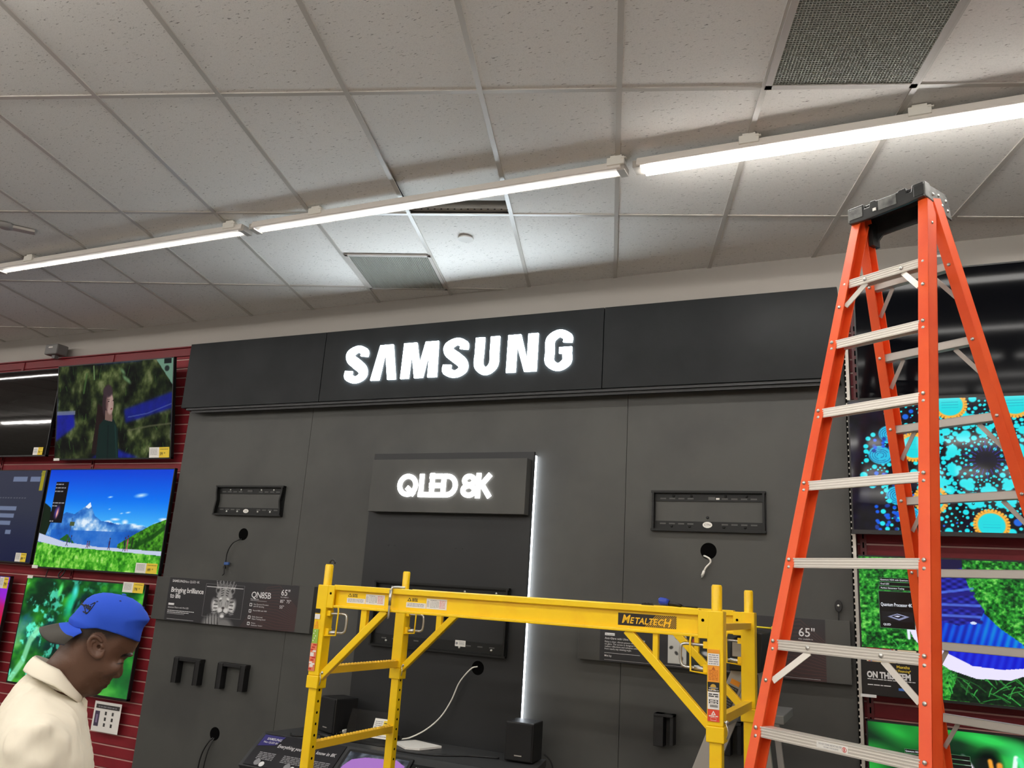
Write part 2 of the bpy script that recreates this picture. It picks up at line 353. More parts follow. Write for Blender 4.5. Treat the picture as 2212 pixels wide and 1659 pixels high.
# ------------------------------------------------------------------ LED lamp rows
HOUS = mat('lamp_housing', srgb(232, 226, 218), .5, spec=.3)
LENS = emis('led_lens', (1.0, .965, .92), LAMP_E); LENSF = emis('led_lens_far', (1.0, .96, .91), FILL_E)
def lamp(x0, x1, y, z, label, r, lens, clips, group='LED strip lamps in the row under the ceiling', seams=()):
    t = empty('strip_lamp', ((x0+x1)/2, y, z), 0, label=label, cat='lamp', group=group); L = (x1-x0)/2
    h = MB(); h.prism([(-.060, .004), (-.052, .0), (.030, .0), (.036, .010), (.030, .042), (-.050, .042)], frame((-L, 0, 0), (0, 1, 0), (0, 0, 1)), 0, 2*L); h.build('housing', HOUS, t, bevel=.004)
    g = MB(); n = 8
    pr = [(r*math.cos(math.pi+math.pi*k/n), r*math.sin(math.pi+math.pi*k/n)*.9) for k in range(n+1)]
    xs = [-L+.03]+[s_-(x0+x1)/2 for s_ in seams]+[L-.03]
    for a, b in zip(xs[:-1], xs[1:]): g.prism(pr, frame((a+.006, 0, 0), (0, 1, 0), (0, 0, 1)), 0, b-a-.012)
    g.build('lens', lens, t)
    for s in (-1, 1): e = MB(); e.box((s*L-.02, -.05, -.008), (s*L+.02, .03, .03)); e.build('end_cap', ALUD, t, bevel=.002)
    for cx in clips:
        c_ = MB(); c_.box((cx-.045, -.066, .018), (cx+.045, -.052, .058)); c_.box((cx-.03, -.06, .04), (cx+.03, .03, CEIL-z)); c_.box((cx+.03, -.07, .045), (cx+.055, -.055, .05)); c_.build('ceiling_clip', WHITEG, t, bevel=.002)
ZL = 3.915; YL = 3.543
lamp(-8.325, -5.959, YL, ZL, 'LED strip lamp of the row that ends at the left edge of the photo', .0085, LENS, (-.8, .8))
lamp(-5.888, -3.553, YL, ZL, 'long white LED strip lamp at the left end of the row', .0085, LENS, (-.80, 1.07), seams=(-4.76,))
lamp(-3.472, -1.127, YL, ZL, 'middle LED strip lamp of the row, above the header sign', .0095, LENS, (-.69, 1.15), seams=(-2.883, -2.305, -1.726))
lamp(-1.046, 1.350, YL, ZL, 'brightest LED strip lamp, lens widened for bloom, above the orange ladder', .034, emis('led_lens_bloom', (1.0, .97, .92), LAMP_E*1.0), (-.66, .05))  # lens built wider than its neighbours to stand in for bloom
lamp(1.431, 3.797, YL, ZL, 'LED strip lamp continuing the row beyond the right edge', .02, LENS, (-.6, .6))
lamp(-10.7, -8.4, YL, ZL, 'LED strip lamp far along the row, seen only mirrored in a dark television', .0085, LENS, (-.8, .8))
for y in (1.2, -1.15, -3.5, -5.85):
    for a in [k*2.4-1.0 for k in range(-7 if y > 1 else -5, 2)]:
        lamp(a, a+2.32, y, ZL, 'LED strip lamp of a row behind the photographer', .024, LENSF, (-.8, .8), 'LED strip lamps behind the photographer')
# ------------------------------------------------------------------ red slatwall gondolas (left and right of the brand wall)
def slatwall(x0, x1, ztop, label, seams):
    t = empty('slatwall', ((x0+x1)/2, 4.966, 0), 0, label=label, cat='slatwall', group='red slatwall displays')
    cx = (x0+x1)/2; m = MB(); z = .12; n = 0
    while z < ztop-.09:
        zz = min(z+.069, ztop-.09); m.box((x0-cx, -.012, z), (x1-cx, .02, zz)); z += .0815
    m.box((x0-cx, -.002, .05), (x1-cx, .03, ztop-.09)); m.box((x0-cx, -.02, 0), (x1-cx, .03, .12))
    m.build('slat_board', RED, t)
    q = MB(); z = .12+.069
    while z < ztop-.1: q.box((x0-cx, -.0125, z+.0005), (x1-cx, -.002, z+.0085)); z += .0815
    q.build('slat_inserts', INS, t)
    c_ = MB(); c_.box((x0-cx, -.014, ztop-.085), (x1-cx, .03, ztop-.015)); c_.box((x0-cx, -.022, ztop-.012), (x1-cx, .04, ztop)); c_.build('top_rail', REDD, t, bevel=.003)
    for s in seams:
        u = MB(); u.box((s-cx-.016, -.022, 0), (s-cx+.016, .03, ztop-.02))
        for k in range(int((ztop-.15)/.05)): u.box((s-cx-.004, -.0235, .06+k*.05), (s-cx+.004, -.02, .09+k*.05), 1)
        u.build('upright', [REDD, DARKH], t)
    return t
slatwall(-12.5, -5.20, 3.735, 'red slatwall covered with televisions left of the dark brand wall', (-5.23, -6.33, -7.55, -8.77, -9.99, -11.2))
slatwall(-0.165, 4.6, 3.60, 'red slatwall behind the televisions on the right, beside the white slotted upright', (-.135, 1.1, 2.32))

# ------------------------------------------------------------------ dark brand wall: three tall laminate bays
BX = (-5.212, -3.945, -1.473, -.193)
for (a, b, lab) in ((BX[0], BX[1], 'left bay of the dark laminate display wall, with the narrow bracket'), (BX[1], BX[2], 'wide middle bay of the dark laminate wall behind the backlit panel'), (BX[2], BX[3], 'right bay of the dark laminate display wall, with the wide bracket')):
    m = MB(); m.box((a+.0012, 4.88, 0), (b-.0012, 4.985, 3.60)); o = m.build('display_wall_bay', PANEL, bevel=.0015); tag(o, lab, 'wall panel', 'dark laminate wall bays')
    def hole(x, z, r=.047, parent=o):
        h = MB(); h.prism([(x+r*math.cos(2*math.pi*k/28), z+r*math.sin(2*math.pi*k/28)) for k in range(28)], wallfr(4.88), .0004, .0012); 
        q = h.build('cable_hole', DARKH, parent)
        return q
    if b == BX[1]:
        hole(-4.458, 2.156, .045); hole(-4.461, .746, .045)
    if b == BX[3]: hole(-.964, 2.159)
# white slotted upright between brand wall and right slatwall
m = MB(); m.box((-.19, 4.84, 0), (-.168, 4.93, 3.62))
t = tag(m.build('slotted_upright', mat('upright_cream', srgb(206, 200, 190), .45), bevel=.001), 'tall cream slotted steel upright between dark wall and right televisions', 'upright')
s_ = MB()
for k in range(106): s_.box((-.1915, 4.8385, .10+k*.033), (-.184, 4.872, .123+k*.033))
so = s_.build('slots', DARKH, t); tag(so, kind='stuff')

# ------------------------------------------------------------------ header sign
t = empty('header_sign', (-2.7, 4.76, 3.13), 0, label='long dark header sign with big glowing white lettering', cat='sign')
def W2L(p): return Vector(p)-t.location
wf = lambda y: (lambda a, b, d=0: Vector((a+2.7, y-4.76-d, b-3.13)))
for a, b in ((-5.187, -3.815), (-3.812, -1.613), (-1.610, -.212)):
    m = MB(); m.box((a+2.7+.001, 0, .006), (b+2.7-.001, .10, .547)); m.build('face_panel', SIGNM, t, bevel=.002)
m = MB(); m.box((-2.44, .012, -.012), (2.44, .118, .004)); m.box((-2.40, .03, -.03), (2.42, .04, -.01)); m.box((2.44, .02, -.01), (2.488, .118, .55)); m.build('underside_tray', BLACK, t)
LW = wf(4.76)
def letters(parts, name='letter'):
    for P in parts:
        m = MB()
        for q in P:
            if q[0] == 'p': m.prism(q[1], LW, .001, .013)
            else: m.ribbon(catmull(q[1], 7), q[2] if not isinstance(q[2], tuple) else np.interp(np.linspace(0, 1, 7*(len(q[1])-1)+1), np.linspace(0, 1, len(q[2])), q[2]), LW, .001, .0128)
        m.build(name, LETTER_E, t)
def S_(x): # left edge x
    return [('r', [(x+.155, 3.460), (x+.156, 3.492), (x+.098, 3.520), (x+.034, 3.488), (x+.042, 3.446), (x+.095, 3.406), (x+.150, 3.362), (x+.159, 3.316), (x+.098, 3.285), (x+.034, 3.312), (x+.034, 3.354)], (.032, .030, .024, .033, .037, .039, .037, .032, .024, .032, .032))]
ZB, ZT = 3.273, 3.534
letters([S_(-3.596),
 [('p', [(-3.364, ZB), (-3.307, ZT), (-3.199, ZT), (-3.151, ZB), (-3.219, ZB), (-3.258, 3.485), (-3.291, ZB)])],
 [('p', [(-3.110, ZB), (-3.104, ZT), (-3.000, ZT), (-2.963, 3.37), (-2.926, ZT), (-2.824, ZT), (-2.816, ZB), (-2.888, ZB), (-2.890, 3.47), (-2.928, ZB), (-2.996, ZB), (-3.036, 3.47), (-3.044, ZB)])],
 S_(-2.772),
 [('r', [(-2.494, ZT), (-2.494, 3.43), (-2.492, 3.335), (-2.437, 3.292), (-2.382, 3.335), (-2.380, 3.43), (-2.380, ZT)], (.033, .033, .033, .025, .033, .033, .033))],
 [('p', [(-2.282, ZB), (-2.282, ZT), (-2.190, ZT), (-2.134, 3.345), (-2.134, ZT), (-2.064, ZT), (-2.064, ZB), (-2.150, ZB), (-2.215, 3.465), (-2.215, ZB)])],
 [('r', [(-1.853, 3.456), (-1.853, 3.492), (-1.912, 3.521), (-1.972, 3.482), (-1.974, 3.40), (-1.972, 3.328), (-1.912, 3.291), (-1.854, 3.325), (-1.853, 3.385)], (.031, .030, .024, .031, .031, .031, .024, .031, .031)), ('p', [(-1.908, 3.383), (-1.822, 3.383), (-1.822, 3.424), (-1.908, 3.424)])]])

# ------------------------------------------------------------------ backlit centre panel
t = empty('backlit_panel', (-2.69, 4.85, 0), 0, label='tall dark panel edge-lit by a white LED strip behind the scaffold', cat='display panel')
m = MB(); m.box((-3.306+2.69, -.03, 0), (-2.074+2.69, -.006, 2.748)); pf = m.build('face_panel', PANEL_D, t, bevel=.001)
m = MB(); m.box((-3.29+2.69, -.006, 0), (-2.082+2.69, .0295, 2.735)); m.build('spacer', BLACK, t)
m = MB(); m.box((.608, -.004, 1.085), (.6135, .026, 2.728)); m.build('led_strip', emis('cool_led', (.86, .92, 1.0), 13.0), t)
m = MB(); m.box((-.55, .012, 2.735), (.59, .026, 2.7375)); m.build('led_strip', emis('cool_led_dim', (.86, .92, 1.0), 1.6), t)
h = MB(); h.disc(wallfr(4.82), -2.375, 1.387, .042, .0004, .002, n=28); h.disc(wallfr(4.82), -2.61, 1.665, .03, .0004, .002, n=24); unparent_offset(h.build('cable_hole', DARKH), t)
h = MB()
for x, z in ((-3.12, 2.115), (-3.07, 2.115), (-2.60, 2.112), (-2.55, 2.112)): h.disc(wallfr(4.82), x, z, .007, .0004, .003, n=12)
unparent_offset(h.build('screw_plug', PANEL_D), t)
# category sign box
t = empty('category_sign', (-2.68, 4.816, 2.335), 0, label='protruding dark box sign with small glowing white lettering', cat='sign')
m = MB(); m.box((-.585, -.07, 0), (.591, 0, .358)); m.build('sign_box', PANEL, t, bevel=.0015)
LW = lambda a, b, d=0: Vector((a+2.68, -.07-d, b-2.335))
LB, LT, hw = 2.452, 2.576, .0158
QE = emis('lit_small_letter_face', (1.0, 1.0, 1.0), 9.0)
def qlet(P):
    m = MB()
    for k, (pts, cl) in enumerate(P):
        m.ribbon(catmull(pts, 6, cl) if cl else pts, hw, LW, .001+.0003*k, .011+.0003*k, close=cl)
    m.build('letter', QE, t)
def ov(cx, cz, a, b, n=16): return [(cx+a*math.cos(2*math.pi*k/n), cz+b*math.sin(2*math.pi*k/n)) for k in range(n)]
qlet([(ov(-2.960, 2.514, .0625, .061), True), ([(-2.965, 2.500), (-2.905, 2.450)], False)])
qlet([([(-2.852, LT+.015), (-2.852, LB), (-2.852, LB)][:2], False), ([(-2.872, LB), (-2.79, LB)], False)])
qlet([([(-2.770, LT+.02), (-2.770, LB)], False), ([(-2.79, LB), (-2.69, LB)], False), ([(-2.79, 2.514), (-2.70, 2.514)], False), ([(-2.79, LT), (-2.69, LT)], False)])
qlet([([(-2.683, LB-.012), (-2.683, LT+.012)], False), ([(-2.683, LB), (-2.655, LB)]+[(-2.655+.062*math.cos(a_), 2.514+.062*math.sin(a_)) for a_ in [-math.pi/2+math.pi*k_/10 for k_ in range(11)]]+[(-2.683, LT)], False)])
qlet([(ov(-2.492, 2.547, .035, .028), True), (ov(-2.492, 2.482, .042, .031), True)])
qlet([([(-2.424, LT+.02), (-2.424, LB-.02)], False), ([(-2.340, LT+.012), (-2.412, 2.507)], False), ([(-2.400, 2.525), (-2.338, LB-.012)], False)])

# ------------------------------------------------------------------ television wall brackets
def bracket(x0, z0, x1, z1, y, label, bright, oval=True, rail=.055, slots=True, wave=0):
    t = empty('tv_mount', ((x0+x1)/2, y, (z0+z1)/2), 0, label=label, cat='TV mount', group='black wall brackets for televisions')
    w = (x1-x0)/2; h = (z1-z0)/2; fr = lambda a, b, d=0: Vector((a, -d, b))
    for s in (1, -1):
        m = MB(); zc = s*(h-rail/2)
        m.rect(fr, -w, zc-rail/2, w, zc+rail/2, .0, .006); m.rect(fr, -w, s*h-.006, w, s*h+.006, .0, .032); m.rect(fr, -w, zc-s*rail*.05-.002+s*rail*.42, w, zc+s*rail*.42+.004, .006, .026)
        if slots:
            for k in range(4):
                for q in (-1, 1): xx = q*(w*.30+k*w*.165); m.rect(fr, xx-.018, zc-s*.012-.004, xx+.018, zc-s*.012+.004, .0062, .0068, 1)
        m.build('rail', [MOUNT, mat('slot_grey', srgb(78, 78, 76), .6)], t, bevel=.001)
    for s in (-1, 1):
        m = MB(); P = [(s*(w-.012), h)]
        for k in range(9): P.append((s*(w-.012+wave*math.exp(-((k-4)/1.6)**2)), h-2*h*k/8))
        m.ribbon(P[1:], .006, fr, .0, .034); m.rect(fr, s*w-.022 if s > 0 else -w, -h+.01, s*w if s > 0 else -w+.022, h-.01, 0, .004); m.build('side_arm', MOUNT, t)
    m = MB()
    for s in (1, -1):
        for k, q in enumerate((-.62, -.3, .3, .66) if len(bright) == 8 else (-.75, .35, .8)):
            m.dome(fr(q*w+s*.005, s*(h-rail*.45), .007), (0, -1, 0), .0085, .005)
    m.build('bolt', STEEL if bright[0] == 'b' else MOUNT, t)
    return t
t = bracket(-4.772, 2.30, -4.108, 2.516, 4.88, 'narrow black bracket with bright bolts on the left bay', 'bbbbbbbb', wave=-.012)
fr = lambda a, b, d=0: Vector((a, -d, b))
m = MB(); m.disc(fr, -.02, -.078, .026, .007, .0085, 0, 20, .015); m.text('CTN', fr, -.02, -.083, .014, 1, .0088, align='CENTER'); m.rect(fr, -.03, .068, .02, .082, .0065, .008, 2); m.build('label', [PAPER, INK, mat('slot_grey', (.1, .1, .1))], t)
t = bracket(-1.303, 2.272, -.636, 2.5, 4.88, 'wide black bracket with an oval maker label on the right bay', 'dddddddd')
m = MB(); m.disc(fr, .0, -.078, .028, .007, .0085, 0, 20, .018); m.text('CTN', fr, .0, -.084, .018, 1, .0088, align='CENTER'); m.rect(fr, .005, .068, .045, .086, .0065, .008, 2); m.rect(fr, .05, .070, .07, .080, .0065, .008, 0); m.dome(fr(.0, -.035, 0), (0, -1, 0), .009, .006, 1); m.build('label', [PAPER, INK, MATS['slot_grey']], t)
t = bracket(-3.178, 1.466, -2.18, 1.873, 4.815, 'largest black bracket on the backlit panel behind the scaffold beam', 'bbb', rail=.07)
m = MB(); m.rect(fr, .138, -.165, .212, -.128, .0075, .0085); 
for k in range(4): m.rect(fr, .165, -.137-k*.006, .205, -.135-k*.006, .0086, .0088, 1)
m.disc(fr, .15, -.147, .008, .0086, .0088, 1); m.build('label', [PAPER, INKG], t)

# ------------------------------------------------------------------ product boards with text
def greek(m, fr, x, y, w, h, seed=0, mi=0, d=.0022):
    """print too small to read: a line of word-sized dashes"""
    r = random.Random(seed*7+3); a = x
    while a < x+w:
        b = min(a+h*r.uniform(1.2, 4.5), x+w); m.rect(fr, a, y, b, y+h*.62, d-.0006, d, mi); a = b+h*.5
def tiger(im, cx, cy, s):
    """black and white portrait of a tiger facing the viewer"""
    D_ = (30, 30, 32); W_ = (222, 222, 222); A = im.asp
    def E(x, y, rx, ry, c, ang=0, soft=.3): im.ell(cx+x*s/A, cy+y*s, rx*s, ry*s, c, ang, soft)
    def L(P, w, c, a=1): im.line([(cx+x*s/A, cy+y*s) for x, y in P], w*s, c, a)
    E(-.30, .44, .36, .22, (140, 140, 140), -.35, .5); E(.12, .50, .32, .20, (120, 120, 120), .2, .5)
    for k in range(5): L([(-.50+.09*k, .26+.02*(k % 2)), (-.46+.09*k, .50)], .016, D_, .8)
    for q in (-1, 1):
        E(q*.21, -.28, .10, .11, (120, 120, 120), q*.5, .3); E(q*.215, -.27, .055, .065, D_, q*.5, .4); E(q*.28, .08, .12, .22, (205, 205, 205), q*.2, .6)
    E(0, -.04, .29, .35, (150, 150, 150), 0, .2); E(0, .05, .12, .24, (176, 176, 176), 0, .6)
    for q in (-1, 1):
        E(q*.115, -.09, .065, .035, W_, q*.35, .6); E(q*.115, -.045, .036, .022, D_, q*.25, .3); E(q*.118, -.047, .012, .012, (190, 190, 190)); E(q*.095, .17, .095, .075, W_, 0, .5); E(q*.20, .10, .07, .10, W_, q*.4, .7)
        for k in range(4): L([(q*.04, -.34+.055*k), (q*(.13-.01*k), -.31+.05*k)], .012, D_)
        for k in range(5): L([(q*.29, -.12+.085*k), (q*(.20-.005*k), -.10+.075*k)], .014, D_)
        for k in range(3): L([(q*.14, .16+.025*k), (q*.34, .14+.05*k)], .004, W_, .7)
        L([(q*.055, -.02), (q*.065, .09)], .008, (90, 90, 90))
    E(0, .115, .055, .032, (66, 60, 60), 0, .4); L([(0, .13), (0, .20)], .010, D_); L([(-.09, .235), (0, .205), (.09, .235)], .012, D_); E(0, .30, .09, .055, W_, 0, .5)
    for k in range(22): L([(-.26+.025*k, -.34+.04*abs(math.sin(k))), (-.30+.029*k, -.46-.05*math.cos(k*1.7))], .007, (200, 200, 200), .8)
def board(x0, x1, z0, z1, label, g0, g1, right):
    t = empty('product_board', ((x0+x1)/2, 4.88, (z0+z1)/2), 0, label=label, cat='information board', group='product information boards')
    cx, cz = (x0+x1)/2, (z0+z1)/2; fr = lambda a, b, d=0: Vector((a-cx, -.04-d, b-cz))
    m = MB(); m.box((x0-cx, -.04, z0-cz), (x1-cx, 0, z1-cz)); m.build('board_body', PANEL, t, bevel=.0015)
    im = Img(520, 120, (43, 43, 46)); n = im.noise(4, 2, 2, 3)
    for k in range(16):     # fine glowing contour pattern in the right corner
        c_ = .80 if not right else .84; w_ = .05+.018*k
        im.line([(c_-w_*.62, 1.02), (c_-.03, .95-.058*k), (c_+.06, 1.02-.066*k), (c_+.2, .95-.03*k)], .006, (96, 62, 58), .75)
    im.blend(np.clip((im.X-.62)*2, 0, .35)*np.clip(im.Y*1.3, 0, 1), (84, 44, 42))
    if not right:
        sub = Img(137, 120, (43, 43, 46)); tiger(sub, .54, .50, 1.0); a0, a1 = int(.30*520), int(.59*520)
        xs = (np.linspace(0, 136, a1-a0)).astype(int); im.a[:, a0:a1] = sub.a[:, xs]
    else:
        im.rect(.325, .02, .41, .93, (196, 196, 190)); 
        for k in range(9): im.ell(.34+.012*(k % 3)*2, .12+.09*k, .05, .035, (60, 60, 60), k, .4)
        im.rect(.41, .02, .62, .93, (36, 42, 38)); im.ell(.50, .72, .12, .05, (190, 194, 200), .2, .5); im.ell(.52, .62, .05, .04, (90, 120, 200), 0, .5); im.ell(.44, .52, .03, .06, (170, 60, 40), 0, .5)
    picture('printed_face', im, fr, g0, z0+.001, g1, z1-.001, .001, PRINT, t)
    m = MB()
    if not right:
        m.text('SAMSUNG', fr, g0+.03, z1-.034, .026, 0, .0022, .012, sx=1.05); m.text('Neo QLED 4K', fr, g0+.155, z1-.034, .025, 0, .0022)
        m.text('Bringing brilliance', fr, g0+.028, z1-.108, .052, 0, .0022, .014, space=.92); m.text('to life', fr, g0+.028, z1-.152, .052, 0, .0022, .014, space=.92)
        m.text('Quantum Matrix with Mini LED', fr, g0+.024, z1-.226, .0165, 0, .0022); greek(m, fr, g0+.024, z1-.247, .27, .007, 1); greek(m, fr, g0+.024, z1-.259, .22, .007, 2)
        m.rect(fr, g0+.024, z1-.205, g0+.082, z1-.190, .0015, .0022); m.rect(fr, g0+.024, z1-.268, g0+.20, z1-.2665, .0015, .0022)
        m.rect(fr, g0+.03, z0+.011, g0+.30, z0+.0125, .0015, .0022)
        m.text('QN85B', fr, -4.265, z1-.105, .062, 0, .0022, .006, space=.9); m.text('65"', fr, -3.995, z1-.075, .060, 0, .0022, .006); m.text('85"  75"', fr, -3.995, z1-.125, .030, 0, .0022, .004); m.text('55"', fr, -3.995, z1-.165, .030, 0, .0022, .004)
        m.text('Also available in', fr, -3.995, z1-.09, .011, 0, .0022); m.rect(fr, -4.265, z1-.126, -4.115, z1-.1245, .0015, .0022); m.text('Key Features', fr, -4.265, z1-.119, .014, 0, .0022)
        for k, (a, b) in enumerate((('Neo Quantum Processor', 'with 4K Upscaling'), ('Neural HDR with 1500', ''), ('Dolby Atmos and', 'Object Tracking Sound'), ('Motion', 'Xcelerator Turbo+'))):
            zz = z1-.155-k*.044; m.rect(fr, -4.268, zz-.011, -4.246, zz+.011, .0015, .0022, 0); m.rect(fr, -4.264, zz-.007, -4.250, zz+.007, .0022, .0026, 1); m.text(a, fr, -4.232, zz+.001, .0135, 0, .0022); m.text(b, fr, -4.232, zz-.014, .0135, 0, .0022)
        x_ = (-4.715, -4.255)
        for a, b, c2, d2 in ((-4.71, z1-.030, -4.335, z1-.028), (-4.71, z0+.052, -4.335, z0+.054)): m.rect(fr, a, b, c2, d2, .0015, .0022, 2)
        for xx in (-4.71, -4.337): m.rect(fr, xx, z0+.052, xx+.0022, z1-.028, .0015, .0022, 2)
        m.rect(fr, -4.70, z1-.052, -4.345, z1-.048, .0015, .0022, 0)
    else:
        m.rect(fr, g0+.03, 1.645, g0+.09, 1.66, .0015, .0022); m.text('Key Feature', fr, g0+.036, 1.6485, .0095, 1, .0024); m.text('Anti-Glare with Ultra Viewing Angle', fr, g0+.03, 1.624, .0165, 0, .0022, .006)
        for k, l in enumerate(('Enjoy a clear, vibrant picture with virtually', 'no glare. The screen is designed to', 'reduce reflections and enhance color', 'from nearly any viewing angle.')): m.text(l, fr, g0+.03, 1.606-k*.0135, .0135, 0, .0022)
        m.rect(fr, g0+.03, 1.546, g0+.245, 1.5475, .0015, .0022); m.text('Mini by', fr, g0+.03, 1.526, .015, 0, .0022, .012)
        m.rect(fr, g0+.03, 1.508, g1-.03, 1.5092, .0015, .0022)
        m.text('65"', fr, -.475, z1-.095, .064, 0, .0022, .006); m.text('Also available in', fr, -.475, z1-.112, .0115, 0, .0022); m.text('85"  75"', fr, -.470, z1-.15, .032, 0, .0022, .004); m.rect(fr, -.66, z1-.125, -.52, z1-.1235, .0015, .0022)
        for k in range(4): greek(m, fr, -.74, z1-.165-k*.04, .12, .008, k)
    m.build('lettering', [mat('print_white', srgb(226, 226, 226), .5), mat('print_dark', srgb(43, 43, 46), .5), mat('print_grey', srgb(120, 120, 122), .5)], t)
    return t
board(-5.225, -3.71, 1.489, 1.807, 'dark product board with a black and white tiger picture, left of the scaffold', -5.086, -3.838, False)
board(-1.729, -.214, 1.498, 1.818, 'dark product board without tiger, half hidden behind scaffold and ladders', -1.592, -.338, True)

# ------------------------------------------------------------------ small things on the dark wall
for x, lab in ((-4.777, 'left one of the two U-shaped black shelf brackets on the left bay'), (-4.347, 'right one of the two U-shaped black shelf brackets on the left bay')):
    t = empty('shelf_bracket', (x, 4.88, 1.145), 0, label=lab, cat='bracket', group='U-shaped black brackets low on the wall')
    for s in (-1, 1):
        m = MB(); m.box((s*.105-.022, -.055, -.09), (s*.105+.022, 0, .085)); m.box((s*.105-.022, -.058, -.092), (s*.105-.018, .0, .085)); m.build('leg', BLACK, t, bevel=.002)
    m = MB(); m.box((-.13, -.05, .065), (.13, 0, .09)); m.build('crossbar', BLACK, t, bevel=.002)
for x, lab in ((-1.197, 'boxy black bracket low on the right bay, left of the scaffold post'), (-.83, 'boxy black bracket low on the right bay, behind the scaffold posts')):
    t = empty('shelf_bracket', (x, 4.88, 1.165), 0, label=lab, cat='bracket', group='boxy black brackets low on the wall')
    m = MB(); m.box((-.055, -.075, -.085), (.0, 0, .085)); m.box((-.055, -.080, .07), (.055, 0, .085)); m.build('bracket_body', BLACK, t, bevel=.002)
    m = MB(); m.box((.035, -.07, -.075), (.055, 0, .085)); m.build('leg', BLACK, t, bevel=.002)
t = empty('black_cable', (-4.465, 4.878, 2.12), 0, label='thin black cable with a blue tape tab hanging from the left wall hole', cat='cable')
m = MB(); m.tube(catmull([(0, .0, -.0), (-.02, -.02, -.012), (-.06, -.03, -.04), (-.095, -.028, -.10), (-.108, -.02, -.17), (-.112, -.02, -.23), (-.11, -.018, -.262), (-.122, -.02, -.275)], 6), .0042); m.box((-.122, -.024, -.226), (-.102, -.014, -.205)); m.build('cord', BLACK, t)
m = MB(); m.box((-.115, -.03, -.198), (-.072, -.012, -.176)); m.build('tape_tab', mat('blue_tape', srgb(52, 88, 150), .5), t, bevel=.003)
t = empty('white_cable', (-.99, 4.878, 2.13), 0, label='short white antenna cable with a plug hanging from the right wall hole', cat='cable')
m = MB(); m.tube(catmull([(0, 0, 0), (.015, -.03, -.004), (.04, -.035, -.018), (.043, -.03, -.038), (.018, -.028, -.066), (.006, -.026, -.088)], 6), .0052); m.build('cord', WHITEG, t)
m = MB(); m.tube([(.006, -.026, -.086), (-.004, -.024, -.115)], [.0068, .0085], 12); m.tube([(-.004, -.024, -.115), (-.007, -.023, -.128)], .005, 10, 1); m.build('plug', [WHITEG, STEEL], t)
t = empty('dark_cable', (-4.468, 4.878, .72), 0, label='black cables drooping from the lowest hole of the left bay', cat='cable')
m = MB(); m.tube(catmull([(0, 0, 0), (-.02, -.02, -.03), (-.06, -.03, -.12), (-.07, -.03, -.25), (-.03, -.02, -.4)], 6), .005); m.tube(catmull([(.01, 0, 0), (.0, -.02, -.05), (-.015, -.03, -.13), (-.02, -.03, -.25), (.03, -.02, -.4)], 6), .004); m.build('cord', BLACK, t)
t = empty('oval_sensor', (-.268, 4.86, 1.893), 0, label='small oval black sensor standing over the right product board', cat='sensor')
m = MB(); m.disc(lambda a, b, d=0: Vector((a, -d, b)), 0, 0, .019, -.004, .010, n=24, ry=.032); m.tube([(0, 0, -.03), (-.002, .0, -.079)], .003); m.build('sensor_body', BLACK, t, bevel=.003)
m = MB(); m.dome((0, -.010, 0), (0, -1, 0), .008, .005); m.build('button', STEEL, t)
for x, z, y, lab, n_ in ((-7.05, 3.785, 4.90, 'grey security sensor box on top of the left slatwall', 'security_sensor'), (.345, 3.815, 4.90, 'grey security sensor box above the black television behind the ladder', 'security_sensor')):
    t = empty(n_, (x, y, z), 0, label=lab, cat='sensor', group='grey sensor boxes over the displays')
    m = MB(); m.box((-.085 if x < 0 else -.05, -.06, -.045), (.085 if x < 0 else .05, .06, .055)); m.build('housing', mat('sensor_grey', srgb(104, 102, 100), .5), t, bevel=.012)
    m = MB(); m.box((-.02, -.02, -.075 if x < 0 else -.10), (.02, .02, -.045)); m.build('stem', mat('sensor_grey', srgb(104, 102, 100), .5), t)
    m = MB(); m.box((-.03, -.062, .015), (.025, -.059, .028)); m.build('window', WHITE, t)
